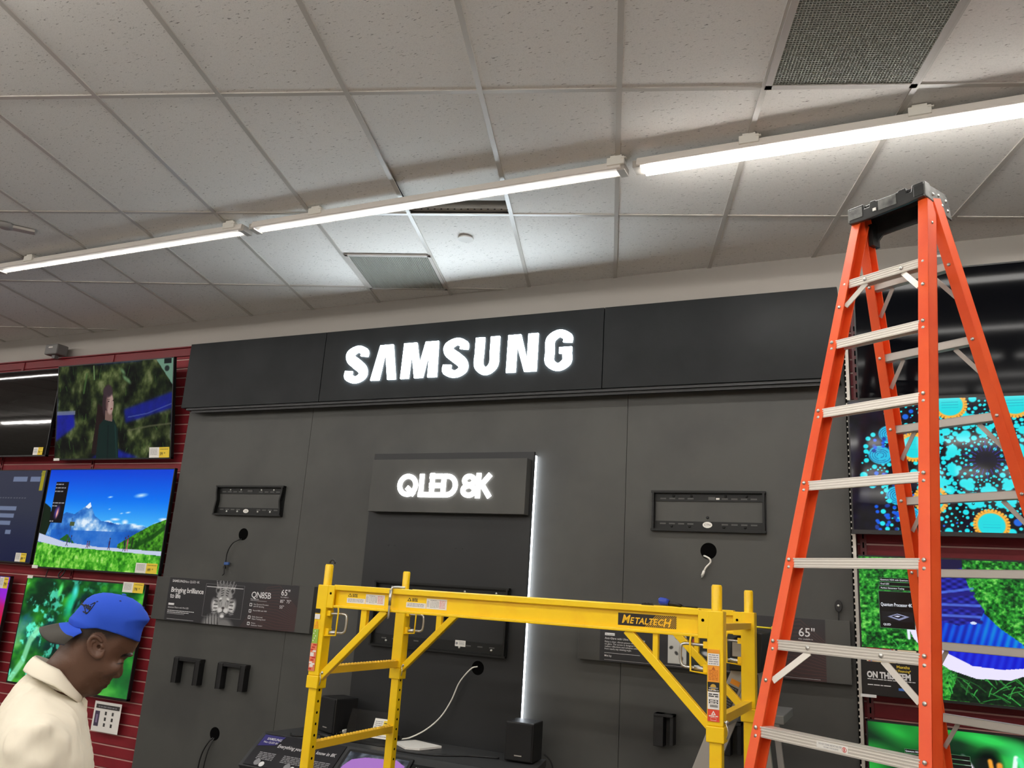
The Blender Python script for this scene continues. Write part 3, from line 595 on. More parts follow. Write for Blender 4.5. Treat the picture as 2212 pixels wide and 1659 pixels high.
# ------------------------------------------------------------------ televisions
def price_tag(t, fr, x, z, w, h, price, d=.006):
    """shelf ticket: white left part, yellow right part with the price"""
    m = MB(); m.rect(fr, x, z, x+w*.5, z+h, d, d+.0012, 0); m.rect(fr, x+w*.5, z, x+w, z+h, d, d+.0012, 1)
    for k in range(5): greek(m, fr, x+w*.06, z+h*(.8-.13*k), w*.36, h*.075, k, 3, d+.0016)
    greek(m, fr, x+w*.55, z+h*.78, w*.4, h*.08, 9, 2, d+.0016)
    m.text(price, fr, x+w*.54, z+h*.22, h*.42, 2, d+.0018, .02, sx=.62); m.text('99', fr, x+w*.54+h*.42*.62*.62*len(price)+.003, z+h*.36, h*.2, 2, d+.0018, .01)
    tg = m.build('price_tag', [PAPER, PAPY, INK, INKG], t); return tg
def tv(x0, x1, z0, z1, y0, y1, im, label, bez=.008, extra=None, bezc=None, mat_=None, group='televisions on the slatwalls'):
    """x0..x1 wide, bottom edge at (y0, z0), top edge at (y1, z1); the set leans when y1 < y0"""
    cx = (x0+x1)/2; V = Vector((0, y1-y0, z1-z0)); H = V.length; V.normalize(); w = (x1-x0)/2
    t = empty('television', (cx, y0, z0), 0, label=label, cat='television', group=group)
    fr = frame((0, 0, 0), (1, 0, 0), V); bz = bezc or BLACK
    m = MB()
    for a, b, c_, d_ in ((-w, 0, w, bez*1.6), (-w, H-bez, w, H), (-w, 0, -w+bez, H), (w-bez, 0, w, H)): m.rect(fr, a, b, c_, d_, -.025, .0035)
    m.build('bezel', bz, t)
    m = MB(); m.rect(fr, -w+.002, .002, w-.002, H-.002, -.028, -.004); m.rect(fr, -w*.6, H*.15, w*.6, H*.75, -.045, -.028); m.build('back_cover', BLACK, t)
    m = MB(); n_ = fr(0, 0, -1); yb = 4.943
    for q in (-1, 1):
        p = fr(q*w*.4, H*.5, -.045); m.box((p.x-.03, p.y-.002, p.z-.1), (p.x+.03, yb-y0, p.z+.1))
    m.build('wall_arm', MOUNT, t)
    if im is None:
        m = MB(); m.rect(fr, -w+bez, bez*1.6, w-bez, H-bez, -.004, .001); m.build('screen', mat_ or BLACKG, t)
    else: picture('screen', im, fr, -w+bez, bez*1.6, w-bez, H-bez, .001, mat_ or SCREEN, t)
    if extra: extra(t, fr, w, H)
    return t
# --- pictures
def img_woman():
    im = Img(300, 170, (26, 34, 16)); n = im.noise(14, 7, 5, 1); n2 = im.noise(40, 9, 3, 5)
    im.a = ramp(n*1.15-.12+n2*.15, [(.25, (8, 12, 8)), (.42, (24, 38, 18)), (.55, (52, 66, 30)), (.7, (96, 112, 60)), (.85, (150, 160, 105))])
    im.a *= (.55+.6*im.noise(3, 2, 2, 8))[..., None]
    r = random.Random(3)
    for k in range(90):
        x, y = r.random(), r.random(); l = .03+.09*r.random(); a = r.uniform(-.02, .02); g = r.randint(40, 150)
        im.line([(x, y), (x+a, y+l)], .004, (g*.62, g, g*.42), .75)
    for x, y in ((.58, .1), (.6, .17), (.63, .2)): im.ell(x, y, .07, .028, (120, 160, 110), .7, .8)
    im.line([(.32, .02), (.33, .16)], .012, (150, 190, 120), .8); im.line([(.26, .1), (.24, .3)], .018, (80, 120, 60), .8)
    # blue patches and lighter bands of the clip
    for pts, c_ in (([(-.02, .5), (.16, .5), (.17, .66), (-.02, .83)], (20, 30, 190)), ([(.6, .5), (1.02, .33), (1.02, .5), (.62, .64)], (18, 32, 170)), ([(.3, 1.02), (.5, .88), (.78, 1.02)], (20, 40, 215))):
        mk = im.polym(pts); 
        for _ in range(3): mk = (mk+np.roll(mk, 2, 0)+np.roll(mk, -2, 0)+np.roll(mk, 2, 1)+np.roll(mk, -2, 1))/5
        im.blend(mk*(.6+.5*n), c_)
    im.rect(0, .49, .17, .53, (150, 160, 185), .75); im.line([(.64, .72), (.82, .68), (1, .66)], .012, (110, 112, 80), .7); im.line([(.64, .58), (.8, .55), (1, .46)], .008, (110, 130, 200), .6)
    # woman looking back over her shoulder
    im.poly([(.37, .42), (.36, .60), (.33, .95), (.43, .98), (.46, .5)], (38, 22, 22)); im.ell(.455, .40, .085, .185, (62, 44, 50), .05, .15)
    im.poly([(.39, .65), (.44, .58), (.52, .60), (.555, .70), (.57, 1.02), (.37, 1.02)], (14, 42, 38)); im.line([(.53, .66), (.555, 1)], .012, (22, 62, 56)); im.line([(.47, .66), (.475, 1)], .01, (8, 26, 26))
    im.poly([(.44, .5), (.5, .52), (.505, .62), (.44, .60)], (150, 118, 108)); im.ell(.478, .43, .062, .125, (214, 178, 168), -.08, .2); im.ell(.455, .30, .085, .075, (72, 54, 62), .1, .3)
    im.ell(.452, .43, .03, .11, (120, 84, 84), 0, .9); im.ell(.466, .405, .012, .006, (40, 28, 32)); im.ell(.505, .40, .008, .006, (40, 28, 32)); im.line([(.455, .385), (.475, .382)], .004, (70, 45, 45)); im.ell(.493, .485, .016, .007, (150, 66, 72), -.15)
    im.line([(.492, .40), (.502, .455)], .004, (180, 140, 130)); im.poly([(.86, 0), (1, 0), (1, .27)], (130, 175, 150)); im.rect(.925, .0, .985, .05, (22, 30, 32)); im.ell(.95, .10, .04, .035, (40, 52, 50), 0, .3)
    im.a *= .74; return im
def img_alps():
    im = Img(340, 192, (20, 90, 220)); n = im.noise(8, 5, 5, 2); g = im.noise(60, 34, 3, 4)
    im.a = ramp(im.Y, [(0, (6, 60, 205)), (.3, (6, 110, 235)), (.55, (70, 175, 245)), (1, (150, 210, 250))])
    for k in range(26):
        r = random.Random(k); im.ell(.42+r.random()*.58, .50+.09*r.random()-.02*math.sin(k), .05+.05*r.random(), .016+.02*r.random(), (225, 238, 250), 0, .8)
    for x, y, a in ((.65, .44, .02), (.7, .43, .03), (.55, .40, .015), (.54, .28, .03), (.78, .26, .07)): im.ell(x, y, a*1.6, a*.4, (190, 222, 248), -.1, .9)
    mt = [(0, .58), (.14, .50), (.2, .44), (.27, .46), (.33, .40), (.385, .335), (.41, .40), (.44, .47), (.5, .52), (.57, .53), (.64, .55), (.72, .54), (.84, .56), (1, .62), (1, .8), (0, .8)]
    mk = im.polym(mt); im.blend(mk, ramp(n*1.4-.2, [(.2, (16, 62, 140)), (.45, (40, 105, 190)), (.62, (90, 150, 215)), (.8, (220, 235, 248))])); im.poly([(.35, .385), (.385, .335), (.40, .38), (.38, .40)], (225, 236, 250))
    im.blend(im.polym([(.1, .62), (1, .62), (1, .8), (.1, .8)])*(.3+.7*n), (16, 88, 190))
    im.blend(im.polym([(.66, .74), (.8, .62), (.9, .54), (1.01, .48), (1.01, .80), (.66, .80)]), ramp(g*.8+n*.3, [(.3, (18, 60, 14)), (.55, (52, 120, 24)), (.8, (96, 176, 44))])); im.line([(.8, .75), (.93, .64), (1, .56)], .03, (14, 58, 12), .8)
    im.blend(im.polym([(-.01, .34), (.06, .40), (.08, .55), (.05, .72), (-.01, .74)]), (12, 30, 14)); im.poly([(.18, .72), (.24, .66), (.32, .76)], (30, 92, 26))
    im.blend((im.Y > (.765+.035*(im.X-.2)+.02*(n-.5)))*1., ramp(g*.9+im.noise(16, 8, 3, 9)*.5-.2+.12*(im.Y-.8), [(.2, (24, 100, 14)), (.45, (62, 156, 30)), (.7, (120, 200, 66)), (.95, (190, 226, 140))]))
    im.poly([(-.01, .66), (.22, .74), (.5, .775), (1.01, .79), (1.01, .83), (.6, .805), (.2, .79), (-.01, .745)], (190, 200, 225))
    for x, y, c_, h in ((.595, .735, (60, 26, 60), .06), (.735, .72, (180, 70, 110), .08), (.715, .73, (26, 24, 60), .07), (.77, .72, (30, 40, 30), .06), (.42, .755, (120, 80, 120), .035), (.25, .73, (60, 60, 90), .05), (.28, .71, (20, 60, 150), .04), (.435, .75, (90, 80, 70), .03)):
        im.ell(x, y, .012, h*.7, c_, 0, .5); im.ell(x, y-h*.75, .008, .01, (60, 40, 40)); im.line([(x, y+h*.5), (x-.008, y+h)], .005, c_); im.line([(x, y+h*.5), (x+.009, y+h)], .005, c_)
    im.line([(.26, .50), (.255, .72)], .005, (50, 66, 90)); im.rect(.245, .535, .285, .58, (70, 84, 50))
    # glints of the lamps mirrored in the picture are left to the renderer; the caption box
    im.rect(.0, .0, 1, .0, (0, 0, 0)); im.rect(.065, .13, .175, .55, (12, 10, 14)); 
    im.ell(.118, .44, .05, .09, (70, 60, 160), .2, .8); im.ell(.122, .45, .022, .07, (220, 130, 110), .15, .8); im.ell(.12, .46, .008, .05, (255, 220, 200), .1, .9)
    for yy, w_ in ((.15, .07), (.185, .09), (.22, .075), (.345, .10), (.375, .04), (.53, .035)): 
        for k in range(int(w_/.008)): im.rect(.07+k*.008, yy, .0745+k*.008, yy+.011, (180, 180, 190))
    return im
def img_forest_paint(seed=6):
    im = Img(280, 160); n = im.noise(6, 5, 4, seed); n2 = im.noise(5, 4, 4, seed+3); n3 = im.noise(18, 12, 4, seed+5)
    t = np.clip(.5+.9*(n-.5)+.6*np.sin(im.X*9+im.Y*4+n2*7)*.3, 0, 1)
    im.a = ramp(t, [(.15, (4, 16, 12)), (.4, (6, 56, 26)), (.6, (24, 104, 30)), (.78, (60, 160, 40)), (.95, (120, 210, 80))])
    im.blend(np.clip((n2-.52)*5, 0, 1)*np.clip(1-im.X*1.6, 0, 1)*np.clip(1.3-im.Y*1.7, 0, 1), (8, 60, 170))
    im.blend(np.clip((n3-.60)*9, 0, 1)*np.clip(1.15-im.X*1.4, 0, 1), (90, 235, 200)); im.line([(.02, .98), (.10, .80), (.13, .6), (.18, .5)], .05, (150, 240, 190), .75)
    im.ell(.42, .22, .10, .17, (26, 200, 150), .2, .8); im.ell(.46, .24, .05, .12, (6, 40, 30), .3, .8); im.ell(.31, .1, .04, .09, (90, 230, 120), .2, .7); im.ell(.44, .1, .06, .1, (70, 220, 210), 0, .8)
    im.blend(np.clip((im.X-.62)*3, 0, 1)*np.clip((im.Y-.35)*2.5, 0, 1)*.85, ramp(n*.6+im.Y*.35, [(.3, (10, 74, 30)), (.6, (18, 110, 40)), (.9, (60, 160, 60))])); im.rect(.66, .42, .665, 1, (40, 120, 50), .5)
    return im
def img_menu():
    im = Img(200, 112, (40, 44, 60)); im.a = ramp(im.Y+.1*im.noise(3, 3, 2, 1), [(0, (52, 54, 70)), (.5, (46, 50, 66)), (1, (20, 26, 58))])
    for y, x, w_ in ((.07, .70, .13), (.07, .86, .09), (.40, .62, .16), (.48, .60, .17), (.56, .65, .10), (.66, .72, .05)): im.rect(x, y, x+w_, y+.05, (110, 122, 150), .9)
    for k in range(14): im.rect(.5+k*.026, .30, .515+k*.026, .312, (90, 92, 104))
    im.rect(.955, .0, .985, .22, (150, 140, 30)); im.ell(.97, .03, .03, .03, (130, 125, 40)); return im
def img_purple():
    im = Img(120, 80); im.a = ramp(im.Y+.25*(im.noise(3, 3, 3, 4)-.5), [(0, (120, 40, 220)), (.25, (150, 30, 200)), (.4, (200, 14, 50)), (.7, (190, 12, 24)), (1, (120, 10, 20))]); return im
def img_kaleido():
    im = Img(440, 248, (10, 10, 22)); cy_ = (30, 225, 235); ox, oy = .5, .475
    im.a = ramp(im.noise(20, 10, 3, 3), [(.3, (3, 3, 8)), (.7, (12, 10, 34))])
    def P(a, r): return ox+r*math.cos(a)/im.asp, oy+r*math.sin(a)
    def dot(a, r, s, c_=cy_, soft=.25): x, y = P(a, r); im.ell(x, y, s, s, c_, 0, soft)
    for k in range(10):
        a0 = 2*math.pi*k/10+math.pi/2
        for q in (-1, 1): dot(a0+q*.075*1.1, .225, .038) ; dot(a0+math.pi/10+q*.06, .27, .018)
        dot(a0, .185, .022); dot(a0, .10, .013); dot(a0+.31, .125, .011); dot(a0+.31, .345, .036); dot(a0+.20, .325, .036); dot(a0+.42, .325, .036); dot(a0+.31, .335, .010, (6, 6, 20)); dot(a0, .30, .014); dot(a0+.12, .30, .010); dot(a0-.12, .30, .010); dot(a0, .345, .012)
        im.line([P(a0, .07), P(a0, .15)], .003, (50, 40, 160)); im.line([P(a0+.31, .07), P(a0+.31, .11)], .003, (50, 40, 160))
    r = random.Random(21); ring = [(.0, .0, .0)]
    for k in range(1500):
        d = .13+.29*r.random(); a = 2*math.pi*r.random(); x, y = P(a, d); s = r.choice((.006, .008, .010, .012, .016, .022))
        if any(math.hypot((x-u_)*im.asp, y-v_) < s+c_+.003 for u_, v_, c_ in ring) or im.a[int(y*(im.H-1)), int(x*(im.W-1)), 1] > .4: continue
        ring.append((x, y, s)); im.ell(x, y, s, s, cy_, 0, .25)
    r = random.Random(11); pts = []
    for k in range(3500):
        x, y = r.random(), r.random(); d = math.hypot((x-ox)*im.asp, y-oy); s = r.choice((.006, .008, .010, .013, .013, .018, .024, .03))
        if d < .40+s or abs(x-.5) > .41-.05*math.sin(y*9): continue
        if any(math.hypot((x-a)*im.asp, y-b) < s+c_+.004 for a, b, c_ in pts): continue
        pts.append((x, y, s)); im.ell(x, y, s, s, cy_ if r.random() < .88 else (20, 100, 220), 0, .25)
    for k in range(7):
        a0 = math.pi/2+2*math.pi*k/7; x, y = P(a0, .47)
        for j in range(30): b = 2*math.pi*j/30; im.ell(x+.105*math.cos(b)/im.asp, y+.105*math.sin(b), .012, .012, (250, 180, 60), 0, .4)
        im.ell(x, y, .105, .105, (250, 176, 60), 0, .1); im.ell(x, y, .088, .088, (26, 215, 222), 0, .1)
        for j in range(3): im.line([(x-.03, y-.02+.02*j), (x+.03, y-.02+.02*j)], .002, (14, 160, 190))
    for x, y, s in ((.155, .27, .085), (.115, .43, .09), (.175, .74, .09), (.845, .27, .085), (.885, .43, .09), (.825, .74, .09), (.22, .88, .07), (.78, .88, .07)):
        im.ell(x, y, s, s*.85, (40, 190, 225), .3, .15)
        for j in range(4): rr = s*(.8-.18*j); im.line([(x+rr*math.cos(b*.4+j)/im.asp, y+rr*.8*math.sin(b*.4+j)) for b in range(13)], .0035, (10, 100, 170))
    for sx in (-1, 1):
        for k in range(60):
            x = .5+sx*(.40-.035*(k % 4)+.012*r.random()); y = r.choice((.36, .34, .95, .9, .86, .62))+.10*(r.random()-.5); im.ell(x, y, .016, .016, (10, 90, 225) if k % 3 else (20, 60, 150), 0, .4)
        for x, y in ((.43, .30), (.44, .36), (.44, .40), (.41, .27), (.44, .47), (.41, .52), (.385, .60), (.37, .70), (.385, .86), (.39, .95), (.36, .78), (.37, .66)): im.ell(.5+sx*x, y, .02, .02, cy_, 0, .25)
    return im
def img_shoe():
    im = Img(440, 248, (20, 80, 20)); n = im.noise(90, 50, 3, 5); n2 = im.noise(12, 7, 3, 7)
    im.a = ramp(n*.95+n2*.35-.15, [(.25, (6, 40, 14)), (.45, (20, 100, 30)), (.62, (50, 160, 48)), (.85, (130, 215, 96))])
    r = random.Random(5)
    dk = im.polym([(.34, .78), (.42, .72), (1, .80), (1, 1), (.30, 1)]); im.blend(dk*.8, (8, 16, 12))
    for k in range(260):
        x = r.random(); y = .66+.34*r.random(); l = .03+.06*r.random(); a = r.uniform(-1, 1)*.03; g = r.randint(110, 220); im.line([(x, y), (x+a, y-l*.6), (x+a*2.2, y-l)], .0035, (g*.35, g, g*.42), .85)
    for k in range(300):
        x = r.random(); y = .7*r.random(); l = .02; a = r.uniform(-1, 1)*.02; g = r.randint(60, 150); im.line([(x, y), (x+a, y-l)], .003, (g*.35, g, g*.4), .8)
    # shoe: sock, collar, knitted upper, sole
    im.poly([(0.240, 0.000), (0.374, 0.000), (0.374, 0.133), (0.318, 0.209), (0.229, 0.190)], (24, 18, 60))
    sh = [(0.170, 0.285), (0.206, 0.209), (0.240, 0.095), (0.302, 0.171), (0.374, 0.095), (0.391, 0.228), (0.430, 0.361), (0.486, 0.475), (0.554, 0.570), (0.590, 0.665), (0.582, 0.760), (0.486, 0.779), (0.386, 0.760), (0.290, 0.665), (0.206, 0.570), (0.173, 0.494)]
    mk = im.polym(sh); hgt = np.clip((im.X-.2)/.8, 0, 1); st = .5+.5*np.sin(im.X*230+im.Y*40)
    im.blend(mk, ramp(hgt*.5+.25*st+.2*n2, [(.1, (20, 20, 150)), (.35, (10, 70, 215)), (.6, (6, 140, 220)), (.8, (30, 190, 215)), (1, (10, 60, 200))]))
    im.blend(im.polym([(0.274, 0.589), (0.374, 0.627), (0.498, 0.646), (0.590, 0.646), (0.582, 0.760), (0.386, 0.760), (0.290, 0.665)])*.9, ramp(st*.4+.2, [(0, (10, 10, 190)), (1, (40, 60, 235))]))
    lc = im.polym([(0.251, 0.133), (0.374, 0.057), (0.397, 0.228), (0.442, 0.361), (0.419, 0.437), (0.352, 0.475), (0.296, 0.456), (0.262, 0.342)]); im.blend(lc, ramp(.5+.5*np.sin(im.X*160)*np.sin(im.Y*150), [(0, (14, 12, 90)), (1, (44, 50, 190))]))
    for a, b in (((0.262, 0.285), (.405, .24)), ((0.274, 0.361), (.425, .36)), ((0.285, 0.437), (.425, .44))): im.line([a, ((a[0]+b[0])/2, a[1]-.03), b], .018, (30, 24, 120)); im.line([(a[0], a[1]-.03), (b[0], b[1]-.035)], .012, (90, 130, 235), .7)
    im.ell(.40, .45, .02, .01, (210, 220, 250)); im.poly([(0.164, 0.475), (0.190, 0.589), (0.240, 0.703), (0.307, 0.788), (0.397, 0.836), (0.509, 0.827), (0.570, 0.779), (0.590, 0.741), (0.570, 0.736), (0.486, 0.760), (0.386, 0.750), (0.302, 0.674), (0.223, 0.570), (0.178, 0.437)], (232, 226, 255))
    im.line([(0.170, 0.437), (0.173, 0.589)], .012, (235, 240, 255)); 
    return im
def img_flower():
    im = Img(360, 200, (6, 30, 16)); n = im.noise(3, 3, 3, 12); im.a = ramp(n+.1*im.X, [(.2, (2, 12, 8)), (.45, (6, 46, 22)), (.62, (30, 150, 50)), (.8, (70, 205, 90))])
    im.ell(.10, .05, .30, .10, (36, 170, 60), .35, .9); im.ell(.42, .04, .34, .07, (46, 205, 84), .15, .8); im.ell(.52, .14, .16, .12, (60, 220, 110), .6, .8); im.ell(.41, .20, .10, .13, (4, 14, 10), .1, .5); im.ell(.24, .16, .12, .10, (4, 26, 16), 0, .8)
    im.ell(.345, .22, .03, .09, (240, 215, 240), -.5, .5); im.ell(.37, .36, .07, .10, (225, 20, 160), .2, .5); im.ell(.30, .42, .06, .14, (225, 60, 60), .2, .6)
    im.line([(.415, .17), (.43, .36)], .018, (240, 160, 50)); im.line([(.445, .19), (.445, .36)], .024, (235, 150, 50)); im.line([(.50, .13), (.475, .36)], .018, (230, 250, 245)); im.line([(.51, .14), (.55, .34)], .02, (80, 240, 160), .8); im.ell(.56, .42, .06, .12, (240, 90, 190), 0, .5)
    im.ell(.5, .8, .5, .35, (20, 60, 36), 0, .8); im.ell(.6, .7, .2, .2, (230, 110, 190), 0, .5); return im
def caps(x, z, w, h, n, title, foot=None, im=None):
    """stacked black caption cards shown on a screen"""
    def f(t, fr, W_, H):
        m = MB()
        for k in range(n):
            a = k*.004; z0 = z+h+.006+(n-1-k)*.021; m.rect(fr, x+(n-k)*.003, z0, x+w-(n-k)*.002, z0+.02, .0022, .003, 1); m.rect(fr, x+(n-k)*.003+.0015, z0+.0015, x+w-(n-k)*.002-.0015, z0+.0185, .003, .0034, 0)
            m.text(('Quantum HDR with Quantum Dot', 'Dual LED', 'Perfect Generator Tuning')[k % 3] if title else ('Quantum HDR', 'Dual LED', 'Quantum Processor Lite with 4K Upscaling')[k % 3], fr, x+.012, z0+.0065, .0105, 2, .004, .008)
        m.rect(fr, x, z, x+w, z+h, .0022, .003, 1); m.rect(fr, x+.0016, z+.0016, x+w-.0016, z+h-.0016, .003, .0034, 0)
        if title: m.text(title, fr, x+.008, z+h-.075, .0245, 2, .004, .012, sx=.62); m.text('QLED', fr, x+.016, z+.014, .014, 2, .004, .012)
        m.build('caption_cards', [BLACKG, emis('ui_line', srgb(110, 170, 120), .6), emis('ui_text', srgb(235, 238, 245), 1.0)], t)
        if title:
            i2 = Img(120, 76, (6, 6, 10)); i2.poly([(.18, .55), (.5, .2), (.88, .48), (.56, .88)], (150, 155, 190)); i2.poly([(.3, .52), (.5, .3), (.74, .47), (.54, .72)], (16, 18, 30)); i2.poly([(.4, .48), (.5, .4), (.6, .46), (.52, .56)], (215, 215, 235))
            for k in range(15): u = k/15; i2.line([(.18+.32*u, .55-.35*u), (.23+.3*u, .58-.33*u)], .006, (20, 22, 34)); i2.line([(.18+.38*u, .55+.33*u), (.25+.34*u, .52+.30*u)], .006, (20, 22, 34)); i2.line([(.56+.32*u, .88-.4*u), (.54+.28*u, .80-.36*u)], .006, (20, 22, 34))
            for k in range(14): i2.line([(.05, .5+.02*k), (.2, .55)], .003, (40, 44, 70), .5); i2.line([(.85, .45), (1, .1+.06*k)], .003, (50, 54, 80), .5)
            picture('caption_picture', i2, fr, x+.01, z+.035, x+w-.008, z+h-.10, .0042, attr_mat('chip_screen', 1.0, .2), t)
    return f
def tagf(*a): return lambda t, fr, w, H: price_tag(t, fr, *a)
def both(*fs):
    def f(*a):
        for q in fs: q(*a)
    return f
OFF = mat('screen_off', srgb(14, 14, 13), .035, spec=.55, bump=(1.6, .05, .01))
OFF2 = mat('screen_off_matte', srgb(8, 9, 13), .06, spec=.07)
tv(-8.20, -6.76, 2.765, 3.575, 4.80, 4.79, None, 'switched-off television at the top left corner of the left slatwall', mat_=OFF, extra=tagf(.725-.17, .012, .125, .068, '799'))
tv(-6.714, -5.312, 2.738, 3.566, 4.86, 4.72, img_woman(), 'television showing a dark-haired woman before green foliage, upper left', extra=both(tagf(.701-.24, .012, .225, .085, '599'), lambda t, fr, w, H: MB().rect(fr, -w-.004, -.004, -w+.07, .018, .004, .006).build('sticker', PAPER, t)))
def alps_extra(t, fr, w, H):
    price_tag(t, fr, .485, .014, .235, .078, '1499'); MB().rect(fr, -w+.002, -.004, -w+.075, .022, .004, .006).build('sticker', PAPER, t)
tv(-6.72, -5.235, 1.808, 2.660, 4.86, 4.85, img_alps(), 'television showing snowy mountains, blue sky and a green meadow', extra=alps_extra)
tv(-8.21, -6.757, 1.835, 2.652, 4.86, 4.85, img_menu(), 'television with a dark blue menu at the left edge of the photo', extra=tagf(.727-.2, .014, .14, .075, '899'))
def green_extra(t, fr, w, H):
    price_tag(t, fr, .455, H-.068, .225, .078, '1798'); MB().rect(fr, -w+.004, H-.016, -w+.07, H+.008, .004, .006).build('sticker', PAPER, t)
tv(-6.752, -5.345, .872, 1.735, 4.86, 4.86, img_forest_paint(), 'television with flowing green and blue picture behind the man in the cap', extra=green_extra)
tv(-8.42, -6.965, .90, 1.722, 4.86, 4.86, img_purple(), 'television with a purple and red picture at the lower left edge', extra=tagf(.727-.13, .822-.105, .115, .095, '799'))
# right-hand column
tv(-.128, 1.53, 3.018, 3.742, 4.85, 4.79, None, 'large switched-off black television high behind the orange ladder', mat_=OFF2)
tv(-.182, 1.125, 2.283, 3.010, 4.80, 4.80, img_kaleido(), 'television with cyan bubbles and orange-rimmed discs behind the orange ladder', extra=lambda t, fr, w, H: MB().rect(fr, -w-.004, -.01, w+.004, .012, -.02, .010).build('lower_lip', BLACK, t))
tv(-.166, 1.14, 1.462, 2.163, 4.80, 4.80, img_shoe(), 'television showing a blue running shoe on grass behind the orange ladder', extra=caps(-.555, .335, .165, .185, 3, 'Quantum Processor 4K'))
tv(-.155, 1.14, .620, 1.345, 4.80, 4.80, img_flower(), 'television showing a blurred pink flower at the bottom right corner', extra=caps(-.485, .30, .30, .24, 3, None))
# financing placard over the lower corner of the shoe television
t = empty('placard', (-.166, 4.79, 1.462), 0, label='black placard reading ON THIS ITEM on the lower corner of the shoe television', cat='placard')
fr = lambda a, b, d=0: Vector((a, -d, b)); m = MB(); m.rect(fr, .006, .004, .30, .235, .0, .004); m.build('card', mat('placard_black', srgb(18, 16, 15), .35), t)
im = Img(150, 60, (238, 226, 190)); im.poly([(0, 0), (.55, 0), (.50, .9), (.04, 1)], (205, 60, 40)); im.poly([(.04, .6), (.5, 0), (.56, .6), (.08, 1)], (60, 140, 205)); im.line([(.06, .1), (.4, .7)], .06, (240, 240, 240)); im.line([(.3, 0), (.1, .8)], .05, (40, 90, 170)); im.poly([(.1, .95), (.5, .45), (.56, 1)], (216, 180, 90)); im.rect(.58, 0, .63, 1, (18, 16, 15))
picture('printed_face', im, fr, .028, .165, .26, .232, .0045, PRINT, t)
m = MB(); m.text('ON THIS ITEM', fr, .026, .088, .041, 0, .005, .045, sx=.78); m.text('Months', fr, .165, .142, .020, 1, .005, .012); m.text('Special Financing*', fr, .130, .124, .0165, 1, .005, .01, sx=.85); greek(m, fr, .028, .078, .22, .006, 2, 0, .005); greek(m, fr, .028, .05, .11, .007, 3, 0, .005); m.rect(fr, .17, .035, .20, .047, .0042, .005, 2)
m.ribbon(catmull([(.175, .20), (.20, .207), (.19, .185), (.215, .178), (.235, .195), (.222, .207), (.212, .19)], 5), .0045, fr, .0048, .006, 3); m.rect(fr, -.008, -.01, .066, .004, .003, .007, 0)
m.build('lettering', [INKW, PAPY, mat('blue_ink', srgb(60, 110, 190), .5), INKR], t)
# sheet of product pictures under the green television
t = empty('spec_sheet', (-5.58, 4.90, .73), 0, label='white sheet with small dark pictures hanging below the green television', cat='paper sheet')
fr = lambda a, b, d=0: Vector((a, -d, b)); m = MB(); m.rect(fr, -.145, -.112, .145, .105, .0, .002); m.build('sheet', PAPER, t)
m = MB(); m.rect(fr, -.125, .055, .13, .085, .0025, .003, 0); greek(m, fr, -.10, .064, .2, .014, 4, 1, .0035); m.rect(fr, -.125, -.075, -.075, .035, .0025, .003, 2); m.rect(fr, -.11, -.05, -.09, .01, .003, .0034, 3)
for i in range(2):
    for j in range(3): m.rect(fr, -.02+.075*i, .012-.042*j, .0+.075*i, .037-.042*j, .0025, .003, 0)
m.build('print', [mat('dark_print', srgb(62, 60, 58), .6), INKG, mat('violet_print', srgb(70, 62, 84), .5), mat('lilac_print', srgb(140, 120, 150), .5)], t)
# a loose black cord loop between two televisions
m = MB(); m.tube(catmull([(-6.36, 4.90, 1.83), (-6.40, 4.88, 1.77), (-6.385, 4.88, 1.74), (-6.355, 4.88, 1.76), (-6.345, 4.9, 1.82)], 6), .005); tag(m.build('cord', BLACK), 'small loop of black cord hanging under the mountain television', 'cord')
m = MB(); m.tube(catmull([(-6.55, 4.90, 1.83), (-6.56, 4.89, 1.78), (-6.57, 4.89, 1.70)], 6), .004); tag(m.build('cord', BLACK), 'straight black cord hanging under the left half of the mountain television', 'cord')

# ------------------------------------------------------------------ counter under the backlit panel and what stands on it
DESK = mat('desk_grey', srgb(62, 63, 64), .45, spec=.35, var=(3, srgb(56, 57, 58), .3, .6))
t = empty('display_counter', (-2.62, 4.35, 0), 0, label='dark grey display counter below the backlit panel, behind the scaffold', cat='counter')
m = MB(); m.prism([(-3.50, 4.81), (-1.885, 4.81), (-1.79, 4.34), (-3.58, 4.34)], lambda a, b, d=0: Vector((a+2.62, b-4.35, .925-d)), -.0, .04); m.build('worktop', DESK, t, bevel=.003)
m = MB(); m.box((-.86, .0, .05), (.70, .44, .885)); m.build('cabinet_body', DESK, t)
# sloping front leaf that carries the card and the tablet
SF = frame((-2.62, 4.30, .925), (1, 0, 0), (0, .93, .37))
m = MB(); sf = frame((0, -.05, 0), (1, 0, 0), (0, .93, .37)); 
fr2 = lambda a, b, d=0: Vector((a, -.01, .925)) + Vector((0, .78, .63)).normalized()*b + Vector((0, -.63, .78)).normalized()*d
m.rect(fr2, -.96, -.25, .80, .0, -.03, .0); m.build('sloping_leaf', DESK, t, bevel=.002)
m = MB()
for x_, y_, r_ in ((-.26, .18, .008), (.10, .22, .012), (.22, .16, .012), (-.05, .16, .006)): m.tube([(x_, y_, .92), (x_, y_, .9262)], r_, 12)
m.build('screw_cap', BLACK, t)
LT_ = Vector((-2.62, 4.35, 0))
def leaf(a, b, d=0): return fr2(a, b, d)
tt = empty('info_card', (-3.14, 4.20, .88), 0, label='tilted black info card with a violet corner at the lower left of the counter', cat='card')
off = Vector((-2.62, 4.35, 0))-Vector((-3.27, 4.20, .88)); lf = lambda a, b, d=0: fr2(a, b, d)+off
m = MB(); m.rect(lf, -1.06, -.24, -.46, -.010, .0, .006); m.build('card_body', mat('card_black', srgb(22, 22, 26), .35), tt)
